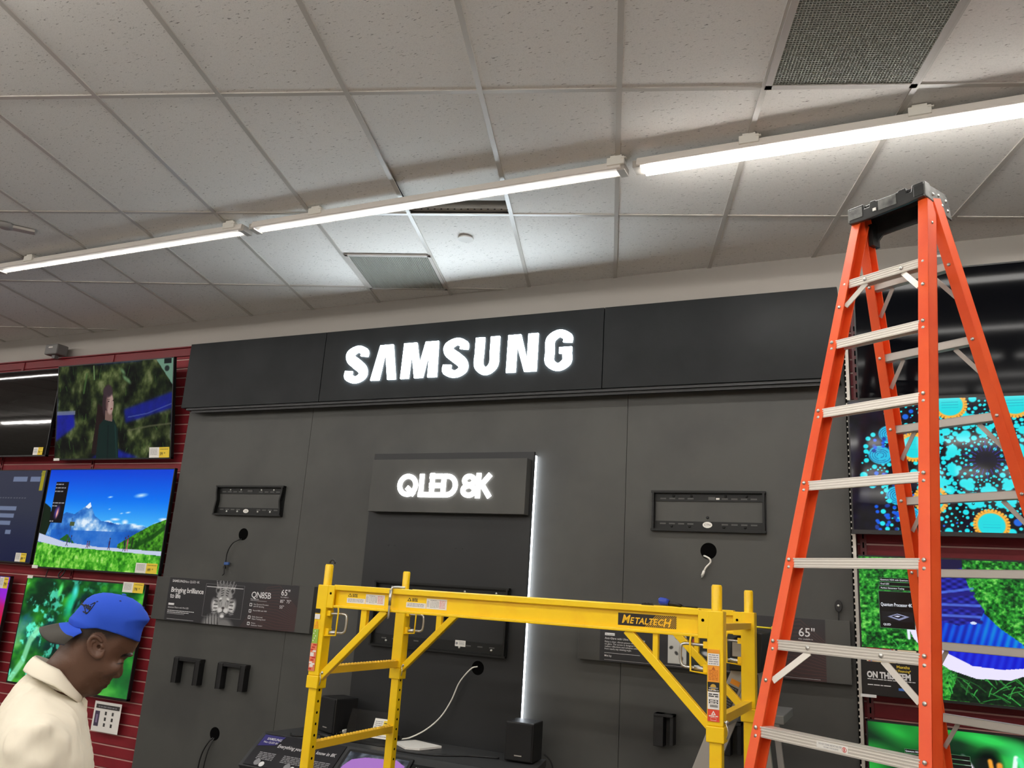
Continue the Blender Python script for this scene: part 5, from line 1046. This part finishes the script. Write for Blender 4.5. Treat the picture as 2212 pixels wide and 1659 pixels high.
# ------------------------------------------------------------------ the man in the blue cap
def surface_nets(Fd, org, h):
    """smooth surface of a sampled field (negative inside)"""
    I = Fd < 0; nx, ny, nz = Fd.shape; acc = np.zeros((nx-1, ny-1, nz-1, 3), np.float32); cnt = np.zeros((nx-1, ny-1, nz-1), np.float32)
    for ax in range(3):
        sl0 = [slice(None)]*3; sl1 = [slice(None)]*3; sl0[ax] = slice(0, -1); sl1[ax] = slice(1, None)
        a = Fd[tuple(sl0)]; b = Fd[tuple(sl1)]; cr = (a < 0) != (b < 0)
        ii = np.argwhere(cr); av = a[cr]; bv = b[cr]; tt = av/(av-bv); pos = ii.astype(np.float32); pos[:, ax] += tt
        o1, o2 = [k for k in range(3) if k != ax]
        for d1 in (0, -1):
            for d2 in (0, -1):
                c = ii.copy(); c[:, o1] += d1; c[:, o2] += d2
                ok = (c >= 0).all(1) & (c[:, 0] < nx-1) & (c[:, 1] < ny-1) & (c[:, 2] < nz-1); cc = c[ok]
                np.add.at(acc, (cc[:, 0], cc[:, 1], cc[:, 2]), pos[ok]); np.add.at(cnt, (cc[:, 0], cc[:, 1], cc[:, 2]), 1)
    act = cnt > 0; idx = -np.ones(act.shape, int); idx[act] = np.arange(act.sum()); V = acc[act]/cnt[act][:, None]; quads = []
    for ax in range(3):
        sl0 = [slice(None)]*3; sl1 = [slice(None)]*3; sl0[ax] = slice(0, -1); sl1[ax] = slice(1, None)
        a = Fd[tuple(sl0)] < 0; b = Fd[tuple(sl1)] < 0; o1, o2 = [(1, 2), (2, 0), (0, 1)][ax]
        for flip, cr in ((False, a & ~b), (True, ~a & b)):
            ii = np.argwhere(cr); ii = ii[(ii[:, o1] > 0) & (ii[:, o2] > 0) & (ii[:, o1] < act.shape[o1]) & (ii[:, o2] < act.shape[o2]) & (ii[:, ax] < act.shape[ax])]
            def g(d1, d2): c = ii.copy(); c[:, o1] += d1; c[:, o2] += d2; return idx[c[:, 0], c[:, 1], c[:, 2]]
            q = np.stack([g(-1, -1), g(0, -1), g(0, 0), g(-1, 0)], 1); quads.append(q[:, ::-1] if flip else q)
    return V*h+np.array(org, np.float32), np.concatenate(quads)
def grid(lo, hi, h):
    ax = [np.arange(lo[k], hi[k]+h, h, dtype=np.float32) for k in range(3)]; return np.meshgrid(*ax, indexing='ij')
def smin(a, b, k): h_ = np.clip(.5+.5*(b-a)/k, 0, 1); return b*(1-h_)+a*h_-k*h_*(1-h_)
def ellp(X, Y, Z, c, r): 
    q = np.sqrt(((X-c[0])/r[0])**2+((Y-c[1])/r[1])**2+((Z-c[2])/r[2])**2); return (q-1)*min(r)
def caps_(X, Y, Z, a, b, ra, rb):
    a = np.array(a, float); b = np.array(b, float); d = b-a; L = d@d; tt = np.clip(((X-a[0])*d[0]+(Y-a[1])*d[1]+(Z-a[2])*d[2])/L, 0, 1)
    return np.sqrt((X-a[0]-tt*d[0])**2+(Y-a[1]-tt*d[1])**2+(Z-a[2]-tt*d[2])**2)-(ra+(rb-ra)*tt)
def poly_sdf(X, Z, P):
    d = np.full(X.shape, 9., np.float32); ins = np.zeros(X.shape, bool); n = len(P)
    for i in range(n):
        ax, az = P[i]; bx, bz = P[(i+1) % n]; ex, ez = bx-ax, bz-az; tt = np.clip(((X-ax)*ex+(Z-az)*ez)/(ex*ex+ez*ez+1e-12), 0, 1)
        d = np.minimum(d, np.hypot(X-ax-tt*ex, Z-az-tt*ez))
        if az != bz: ins ^= ((az > Z) != (bz > Z)) & (X < (bx-ax)*(Z-az)/(bz-az)+ax)
    return np.where(ins, -d, d)
K = 2.6/2.4
def sc_(P): return [(a*K, 1.85+(b-1.85)*K) for a, b in P]
def inflate(X, Y, Z, P, wm, T):
    x2, z2 = X[:, 0, :], Z[:, 0, :]; d = poly_sdf(x2, z2, P); tt = np.clip(-d/T, 0, 1); w_ = np.sqrt(np.clip(1-(1-tt)**2, 0, 1)); wm2 = wm(x2, z2) if callable(wm) else wm+0*x2
    Fo = (np.abs(Y)-(w_*wm2)[:, None, :]); out = (d > 0)
    return np.where(out[:, None, :], np.maximum(np.abs(Y), 0)+d[:, None, :]*1.0, Fo)
t = empty('person', (-.792*2.6, .610*2.6, 0), math.atan2(.792, .610), label='man in a backward blue cap and cream shirt looking down, seen in profile', cat='person')
PER = t
# head and neck: profile outline of the face, inflated, with ear, eye socket and cheek worked in
face = sc_([(.200, 1.70), (.201, 1.669), (.196, 1.655), (.191, 1.643), (.1865, 1.6355), (.178, 1.629), (.1725, 1.623), (.1715, 1.616), (.1735, 1.605), (.1745, 1.595), (.1735, 1.586), (.168, 1.5795), (.160, 1.579), (.1535, 1.5815), (.1515, 1.576), (.1490, 1.5715), (.1500, 1.567), (.1440, 1.5625), (.1445, 1.558), (.1375, 1.5545), (.133, 1.5515), (.131, 1.545), (.124, 1.5395), (.115, 1.537), (.104, 1.536), (.094, 1.532), (.090, 1.515), (.10, 1.47), (.10, 1.40), (-.06, 1.40), (-.055, 1.50), (-.02, 1.585), (.004, 1.622), (.018, 1.645), (.024, 1.665), (.026, 1.69), (.032, 1.72), (.055, 1.745), (.09, 1.762), (.14, 1.762), (.178, 1.745), (.195, 1.72)])
h = .0024; lo = (-.10, -.115, 1.46); hi = (.235, .115, 1.78); X, Y, Z = grid(lo, hi, h)
def wmh(x, z):
    zz = (z-1.85)/K+1.85; xx = x/K; base = .074+0*x
    neck = 1/(1+np.exp(-(1.605-zz-(xx-.05)*.35)/.010)); base = base*(1-neck)+.061*neck
    jaw = 1/(1+np.exp(-((xx-.10)+(1.60-zz)*.7-.02)/.012)); base = base*(1-.22*jaw)
    nose = np.exp(-(((xx-.170)/.012)**2+((zz-1.590)/.022)**2)); base = base*(1-.66*nose)
    br = np.exp(-(((xx-.174)/.008)**2+((zz-1.616)/.012)**2)); base = base*(1-.42*br)
    return base
Fh = inflate(X, Y, Z, face, wmh, .058)
eye = (.163*K, 1.85+(1.6215-1.85)*K)
Fh = -smin(-Fh, ellp(X, np.abs(Y), Z, (eye[0]+.006, .034, eye[1]), (.016, .017, .012)), .010) if False else np.maximum(Fh, -ellp(X, np.abs(Y), Z, (eye[0]+.010, .040, eye[1]), (.018, .016, .011)))
Fh = smin(Fh, ellp(X, np.abs(Y), Z, (eye[0]-.004, .031, eye[1]-.001), (.0125, .0125, .0115)), .003)      # closed lids over the eyeball
Fh = smin(Fh, ellp(X, np.abs(Y), Z, (.180*K, .022, 1.85+(1.6385-1.85)*K), (.012, .022, .006)), .006)      # brow
Fh = smin(Fh, ellp(X, np.abs(Y), Z, (.158*K, .014, 1.85+(1.5865-1.85)*K), (.010, .007, .007)), .004)      # nostril wing
Fh = smin(Fh, ellp(X, np.abs(Y), Z, (.135*K, .050, 1.85+(1.607-1.85)*K), (.030, .016, .018)), .015)       # cheek
Fh = np.maximum(Fh, -ellp(X, np.abs(Y), Z, (.1625*K, .010, 1.85+(1.5795-1.85)*K), (.005, .0035, .003)))
# mouth line
Fh = np.maximum(Fh, -caps_(X, np.abs(Y), Z, (.150*K, .0, 1.85+(1.5685-1.85)*K), (.132*K, .026, 1.85+(1.5665-1.85)*K), .0022, .0012))
# ear
ec = (.099*K, .078, 1.85+(1.6605-1.85)*K); ea = R(-28); ux, uz = math.cos(ea), math.sin(ea); A_ = (X-ec[0])*ux+(Z-ec[2])*uz*-1; B_ = (X-ec[0])*uz+(Z-ec[2])*ux
yo = np.abs(Y)-(ec[1]+.004-.25*A_); q = np.sqrt((A_/.0165)**2+((B_)/.0275)**2); rim = np.sqrt(((q-1)*.0195)**2+(yo)**2)-.0044
rim = np.where((A_ > .006) & (B_ < .004) & (B_ > -.018), rim+.006, rim)
bowl = np.maximum((q-1)*.017, np.abs(yo+.0055)-.0022); q2 = np.sqrt(((A_+.001)/.010)**2+((B_+.002)/.0175)**2); anti = np.sqrt(((q2-1)*.012)**2+(yo+.002)**2)-.0026
anti = np.where(A_ > .004, anti+.01, anti); lobe = ellp(A_, yo+.001, B_, (.001, 0, -.0265), (.0085, .0042, .0085)); tra = ellp(A_, yo+.002, B_, (.0135, 0, -.006), (.004, .005, .007))
ear = smin(smin(smin(rim, bowl, .003), anti, .002), smin(lobe, tra, .002), .003)
Fh = smin(Fh, ear, .004)
Fh = np.maximum(Fh, -ellp(A_, yo+.006, B_, (.006, 0, -.004), (.0045, .006, .005)))
vh, qh = surface_nets(Fh, lo, h)
# torso, arms with hands and legs (under the clothes), continuous with the neck
h2 = .009; lo2 = (-.20, -.36, .02); hi2 = (.50, .36, 1.60); X, Y, Z = grid(lo2, hi2, h2)
def body(X, Y, Z, g=0.):
    Ya = np.abs(Y)
    f = ellp(X, Y, Z, (.025, 0, 1.32), (.115+g, .170+g, .20)); f = smin(f, ellp(X, Y, Z, (.03, 0, 1.12), (.105+g, .150+g, .20)), .06)
    f = smin(f, ellp(X, Y, Z, (.015, 0, .95), (.110+g, .160+g, .13)), .05); f = smin(f, caps_(X, Ya, Z, (-.005, .04, 1.48), (.0, .165, 1.425), .055+g, .052+g), .05)
    return f
def arm(X, Y, Z, g=0., lo=True):
    Ya = np.abs(Y); f = caps_(X, Ya, Z, (.0, .185, 1.42), (-.01, .225, 1.14), .050+g, .042+g)
    return f
def fore(X, Y, Z, g=0.): Ya = np.abs(Y); return caps_(X, Ya, Z, (-.01, .225, 1.14), (.22, .150, 1.06), .040+g, .027+g)
Fb = smin(smin(body(X, Y, Z), arm(X, Y, Z), .03), fore(X, Y, Z), .02)
Fb = smin(Fb, caps_(X, Y, Z, (.02, 0, 1.40), (.045, 0, 1.545), .062, .058), .03)
Ya = np.abs(Y)
for a, b, ra, rb in (((.015, .09, .92), (.03, .10, .50), .082, .055), ((.03, .10, .50), (-.01, .105, .10), .055, .036), ((-.01, .105, .07), (.12, .12, .045), .038, .030)): Fb = smin(Fb, caps_(X, Ya, Z, a, b, ra, rb), .03)
vb, qb = surface_nets(Fb, lo2, h2)
# hands on a finer grid: palm, four unequal curled fingers and a thumb on the side
h3 = .004; parts = []
for s in (-1, 1):
    lo3 = (.18, .02 if s > 0 else -.22, .96); hi3 = (.40, .22 if s > 0 else -.02, 1.14); X, Y, Z = grid(lo3, hi3, h3); Yl = Y*s
    f = caps_(X, Yl, Z, (.205, .155, 1.065), (.235, .147, 1.056), .027, .026)
    f = smin(f, ellp(X, Yl, Z, (.272, .140, 1.048), (.046, .020, .038)), .012)
    for k, (zz, L_) in enumerate(((1.074, .034), (1.057, .038), (1.040, .036), (1.024, .029))):
        p0 = (.306-.004*abs(k-1), .137, zz); p1 = (p0[0]+L_*.95, .125, zz-.006); p2 = (p1[0]+L_*.45, .101, zz-.010); p3 = (p2[0]-.004, .080, zz-.012)
        for a, b, r1, r2 in ((p0, p1, .0098, .009), (p1, p2, .009, .0083), (p2, p3, .0083, .007)): f = smin(f, caps_(X, Yl, Z, a, b, r1, r2), .004)
    for a, b, r1, r2 in (((.250, .128, 1.072), (.277, .100, 1.092), .013, .0105), ((.277, .100, 1.092), (.306, .086, 1.093), .0105, .0085)): f = smin(f, caps_(X, Yl, Z, a, b, r1, r2), .006)
    parts.append(surface_nets(f, lo3, h3))
V = [vh, vb]+[p[0] for p in parts]; Q = [qh]; o_ = len(vh)
for v_, q_ in [(vb, qb)]+parts: Q.append(q_+o_); o_ += len(v_)
V = np.concatenate(V); Q = np.concatenate(Q)
xx = V[:, 0]/K; zz = (V[:, 2]-1.85)/K+1.85; yy = np.abs(V[:, 1])
sk = np.array(lin((.385, .275, .215))); col = np.tile(sk, (len(V), 1))
def tint(m, c): 
    global col
    m = np.clip(m, 0, 1)[:, None]; col = col*(1-m)+np.array(c)*m
hair = (zz > 1.665-.28*np.clip(xx-.05, -.1, .04)) & (xx < .155) ; hd = np.clip((zz-(1.655+.12*(xx-.02)+.25*np.clip(xx-.12, 0, 1)))/.018, 0, 1)*np.clip((.17-xx)/.03, 0, 1)
inear = (((xx-.099)/.024)**2+((zz-1.6605)/.034)**2 < 1) & (yy > .066)
tint(hd*.85*(~inear)*(zz < 1.76), lin((.10, .075, .06)))
tint(np.clip(1-np.sqrt(((xx-.171)/.018)**2+((zz-(1.6385+.2*(xx-.171)))/.0045)**2), 0, 1)*3*((yy > .008) & (yy < .045)), lin((.09, .065, .05)))
tint(np.clip(1-np.sqrt(((xx-.147)/.014)**2+((zz-1.5625)/.0055)**2), 0, 1)*1.6, lin((.33, .19, .165)))
tint(np.clip(1-np.sqrt(((xx-.163)/.012)**2+((zz-1.619)/.0022)**2), 0, 1)*2.5*(yy > .02), lin((.07, .05, .04)))
tint(np.clip(1-np.sqrt(((xx-.125)/.028)**2+((zz-1.549)/.018)**2), 0, 1)*.5, lin((.20, .14, .11)))
me = np_mesh('body', V, Q, col); me.materials.append(attr_mat('skin', rough=.42, spec=.4, bump=(260, .12))); me.polygons.foreach_set('use_smooth', [True]*len(me.polygons))
o = bpy.data.objects.new('body', me); C.objects.link(o); o.parent = t; s_ = o.modifiers.new('smooth', 'SMOOTH'); s_.factor = .4; s_.iterations = 2
def sdf_obj(name, Fd, lo_, h_, m, parent=None):
    v_, q_ = surface_nets(Fd, lo_, h_); me = np_mesh(name, v_, q_); me.materials.append(m); me.polygons.foreach_set('use_smooth', [True]*len(me.polygons))
    o = bpy.data.objects.new(name, me); C.objects.link(o); o.parent = parent or t; s_ = o.modifiers.new('smooth', 'SMOOTH'); s_.factor = .5; s_.iterations = 6; return o
# shirt
def cloth(name, col_, sc1=8, st=.9):
    m = mat(name, col_, .85, spec=.15); nt = m.node_tree; b = nt.nodes['Principled BSDF']; tc = nt.nodes.new('ShaderNodeTexCoord')
    mp = nt.nodes.new('ShaderNodeMapping'); mp.inputs['Scale'].default_value = (1, 1, .45); mp.inputs['Rotation'].default_value = (0, .5, 0); nt.links.new(tc.outputs['Object'], mp.inputs[0])
    n = nt.nodes.new('ShaderNodeTexNoise'); n.inputs['Scale'].default_value = sc1; n.inputs['Detail'].default_value = 2.5; n.inputs['Distortion'].default_value = .6; nt.links.new(mp.outputs[0], n.inputs[0])
    w_ = nt.nodes.new('ShaderNodeTexNoise'); w_.inputs['Scale'].default_value = 600; nt.links.new(tc.outputs['Object'], w_.inputs[0])
    b1 = nt.nodes.new('ShaderNodeBump'); b1.inputs['Strength'].default_value = st; b1.inputs['Distance'].default_value = .03; nt.links.new(n.outputs[0], b1.inputs['Height'])
    b2 = nt.nodes.new('ShaderNodeBump'); b2.inputs['Strength'].default_value = .15; b2.inputs['Distance'].default_value = .001; nt.links.new(w_.outputs[0], b2.inputs['Height']); nt.links.new(b1.outputs[0], b2.inputs['Normal']); nt.links.new(b2.outputs[0], b.inputs['Normal'])
    return m
SHIRT = cloth('cream_shirt', srgb(236, 228, 208))
hs = .0055; lo4 = (-.22, -.34, .86); hi4 = (.24, .34, 1.60); X, Y, Z = grid(lo4, hi4, hs)
out = sc_([(-.028, 1.600), (-.040, 1.585), (-.058, 1.562), (-.070, 1.536), (-.082, 1.508), (-.092, 1.46), (-.098, 1.40), (-.095, 1.30), (-.085, 1.15), (-.085, 1.0), (-.085, .92), (.13, .92), (.140, 1.0), (.150, 1.2), (.152, 1.33), (.146, 1.37), (.137, 1.405), (.123, 1.446), (.112, 1.48), (.106, 1.505), (.092, 1.528), (.06, 1.555), (.02, 1.585)])
def wms(x, z): return np.interp(z, [.85, 1.0, 1.15, 1.30, 1.38, 1.44, 1.49, 1.53, 1.58, 1.60], [.175, .168, .172, .20, .215, .205, .165, .115, .080, .07])
Fs = inflate(X, Y, Z, out, wms, .085)
fold = .0065*np.sin(60*Z+25*X+9*np.sin(20*Y))+.004*np.sin(45*X-70*Z)
A1 = caps_(X, np.abs(Y), Z, (.005, .178, 1.425), (-.004, .222, 1.17), .064, .070)+fold*.8
Fs = smin(Fs, A1, .028); Fs = Fs+.0012*np.sin(34*Z+50*X+6*np.sin(30*Y))
Fs = np.maximum(Fs, -np.minimum(np.maximum(caps_(X, Y, Z, (.03, 0, 1.52), (.055, 0, 1.62), .060, .075), 1.53-Z), 9))
Fs = np.maximum(Fs, .90-Z)
Fs = np.maximum(Fs, np.where(np.abs(Y) > .15, 1.155-Z-.0*X, -1))
sdf_obj('shirt', Fs, lo4, hs, SHIRT)
# collar: folded band, open at the front
vs = []; fs = []; nA = 56; rows = 9; rim_lo = []
for i in range(nA+1):
    th = R(16)+(2*math.pi-R(32))*i/nA; c, s = math.cos(th), math.sin(th)
    tp = Vector(((.0315+.0600*c)*K, .064*s*K, 1.85+(1.5845-.0455*c+.020*(1-abs(c))-1.85)*K))
    bt = Vector(((.0255+.0720*c)*K, .088*s*K, 1.85+(1.5585-.038*c+.012*(1-abs(c))-1.85)*K))
    lean = max(0, c)**6; bt += Vector((-.012*lean, 0, -.004*lean))
    for j in range(rows):
        u = j/(rows-1); p = tp.lerp(bt, u); bul = math.sin(math.pi*u)*.003+(.002 if j else 0); d_ = Vector((c, s, 0)); p = p+d_*bul
        if j == 0: p = p-d_*.001
        vs.append(p)
for i in range(nA):
    for j in range(rows-1): fs.append((i*rows+j, (i+1)*rows+j, (i+1)*rows+j+1, i*rows+j+1))
m = MB(); m.add(vs, fs, 0, True)
band = len(m.v)
for i in range(nA+1):       # the stand of the collar inside the fold
    th = R(10)+(2*math.pi-R(20))*i/nA; c, s = math.cos(th), math.sin(th)
    for dz in (0, 1): m.v.append(((.0315+(.0580-.002*dz)*c)*K, (.062)*s*K, 1.85+(1.5835-.0455*c+.019*(1-abs(c))-.045*dz-1.85)*K))
for i in range(nA): a = band+2*i; m.f.append((a, a+1, a+3, a+2)); m.m.append(0); m.smooth.append(True)
m.prism(sc_([(.094, 1.538), (.105, 1.527), (.1085, 1.490), (.102, 1.500), (.090, 1.522)]), lambda a, b, d=0: Vector((a, -.012+d, b)), -.004, .0)
co_ = m.build('collar', cloth('cream_collar', srgb(238, 230, 210), 5, .15), t); sm_ = co_.modifiers.new('thick', 'SOLIDIFY'); sm_.thickness = .0022
# trousers, shoes
X, Y, Z = grid((-.16, -.26, .06), (.22, .26, 1.02), .009); Ya = np.abs(Y)
Ft = ellp(X, Y, Z, (.015, 0, .95), (.120, .172, .10))
for a, b, ra, rb in (((.015, .09, .92), (.03, .10, .50), .094, .072), ((.03, .10, .50), (-.01, .105, .12), .072, .062)): Ft = smin(Ft, caps_(X, Ya, Z, a, b, ra, rb), .03)
Ft = np.maximum(Ft, .085-Z); sdf_obj('trousers', Ft, (-.16, -.26, .06), .009, cloth('dark_trousers', srgb(48, 50, 58)))
for s in (-1, 1):
    l_ = (-.12, .02 if s > 0 else -.22, -.01); X, Y, Z = grid(l_, (.24, .22 if s > 0 else -.02, .15), .006)
    Fq = smin(ellp(X, Y*s, Z, (.08, .12, .03), (.13, .05, .055)), ellp(X, Y*s, Z, (-.02, .11, .06), (.065, .045, .07)), .03); Fq = np.maximum(Fq, .002-Z); sdf_obj('shoe', Fq, l_, .006, BLACK)
# cap, worn backwards
CAPB = mat('cap_blue', srgb(44, 82, 196), .8, spec=.2, bump=(500, .2, .001))
crown = sc_([(.026, 1.712), (.030, 1.722), (.040, 1.736), (.052, 1.757), (.062, 1.7715), (.076, 1.7815), (.095, 1.787), (.121, 1.7865), (.146, 1.783), (.169, 1.776), (.190, 1.763), (.208, 1.743), (.218, 1.726), (.2145, 1.717), (.208, 1.709), (.2045, 1.700), (.204, 1.688), (.203, 1.678), (.2015, 1.668), (.188, 1.674), (.176, 1.679), (.146, 1.690), (.118, 1.698), (.091, 1.7035), (.068, 1.7005), (.045, 1.700)])
h = .0028; lo5 = (.0, -.12, 1.63); hi5 = (.255, .12, 1.80); X, Y, Z = grid(lo5, hi5, h)
# the lower hem is open-looking: keep width full down to it
x2 = X[:, 0, :]; z2 = Z[:, 0, :]; dd = poly_sdf(x2, z2, crown)
crown_up = [p for p in crown]; top = sc_([(.026, 1.60), (.030, 1.722), (.040, 1.736), (.052, 1.757), (.062, 1.7715), (.076, 1.7815), (.095, 1.787), (.121, 1.7865), (.146, 1.783), (.169, 1.776), (.190, 1.763), (.208, 1.743), (.218, 1.726), (.2145, 1.717), (.208, 1.709), (.2045, 1.700), (.204, 1.688), (.203, 1.678), (.2015, 1.60)])
Fc = inflate(X, Y, Z, top, .0865, .075); Fc = np.maximum(Fc, dd[:, None, :]); seam = np.abs(Y)
Fc = Fc+.0006*np.exp(-(Y/.0016)**2)
cap_ = sdf_obj('cap', Fc, lo5, h, CAPB)
m = MB(); nu, nv = 14, 22; vs = []
for side_ in (0, 1):
    for i in range(nu+1):
        for j in range(nv+1):
            v_ = -1+2*j/nv; u = i/nu; ln = math.sqrt(max(0, 1-abs(v_)**2.6))
            bs = Vector(((.050+.012*v_*v_)*K, v_*.078*K, 1.85+(1.7125-.0190*v_*v_-1.85)*K))
            tip = Vector(((-.031+.060*(1-ln))*K, v_*.070*K, 1.85+(1.6965-.033*abs(v_)**1.6-1.85)*K))
            p = bs.lerp(tip, u); p.z += .004*math.sin(math.pi*u); p.z -= .003*side_; vs.append(p)
n1 = (nu+1)*(nv+1)
def fi(i, j, k): return k*n1+i*(nv+1)+j
m.v = [tuple(p) for p in vs]
for i in range(nu):
    for j in range(nv):
        dark = 1 if i >= 7 else 0
        m.f.append((fi(i, j, 0), fi(i+1, j, 0), fi(i+1, j+1, 0), fi(i, j+1, 0))); m.m.append(dark); m.smooth.append(True)
        m.f.append((fi(i, j, 1), fi(i, j+1, 1), fi(i+1, j+1, 1), fi(i+1, j, 1))); m.m.append(2 if i >= 6 else 0 if abs(j-11) > 7 and i < 7 else 2); m.smooth.append(True)
for j in range(nv): m.f.append((fi(nu, j, 0), fi(nu, j, 1), fi(nu, j+1, 1), fi(nu, j+1, 0))); m.m.append(1); m.smooth.append(True)
for j in (0, nv):
    for i in range(nu): m.f.append((fi(i, j, 0), fi(i, j, 1), fi(i+1, j, 1), fi(i+1, j, 0))); m.m.append(0 if i < 7 else 1); m.smooth.append(True)
m.build('brim', [CAPB, mat('brim_dark', srgb(52, 48, 40), .6), mat('brim_under', srgb(16, 18, 34), .7)], cap_)
# dark script lettering on the front panel, close to the brim, projected on the crown
bmv = [v.co.copy() for v in cap_.data.vertices]
cv = np.array([tuple(v) for v in bmv])
def on_cap(x, z, d=.0012):
    x, z = x*K, 1.85+(z-1.85)*K; s_ = cv[cv[:, 1] < 0]; q = np.argmin((s_[:, 0]-x)**2+(s_[:, 2]-z)**2); return Vector((x, s_[q, 1]-d, z))
def stroke(P, r):
    P = catmull(P, 4); m_ = [on_cap(*p) for p in P]; return m_
m = MB()
for P in ([(.048, 1.7665), (.053, 1.760), (.049, 1.755), (.056, 1.762)], [(.052, 1.7585), (.058, 1.752), (.061, 1.757), (.063, 1.748), (.067, 1.756), (.066, 1.746)], [(.066, 1.757), (.069, 1.747), (.072, 1.755), (.070, 1.744), (.076, 1.753)], [(.071, 1.757), (.080, 1.7635), (.078, 1.757), (.070, 1.742), (.0655, 1.736), (.063, 1.738), (.067, 1.7385)], [(.058, 1.751), (.062, 1.742), (.060, 1.7385), (.057, 1.741)], [(.050, 1.755), (.064, 1.755), (.072, 1.752)]):
    m.tube(stroke(P, 1), .0013, 6)
m.build('lettering', mat('thread_black', srgb(26, 26, 24), .7), cap_)
m = MB(); p = Vector((.146*K, 0, 1.85+(1.783-1.85)*K)); m.dome(p, (.2, 0, 1), .007, .004); m.build('button', CAPB, cap_)
m = MB()
for x, z in ((.137, 1.769), (.197, 1.754), (.085, 1.765)): m.dome(on_cap(x, z, .0), (0, -1, .3), .003, .0015)
m.build('eyelet', mat('eyelet_navy', srgb(20, 34, 110), .7), cap_)
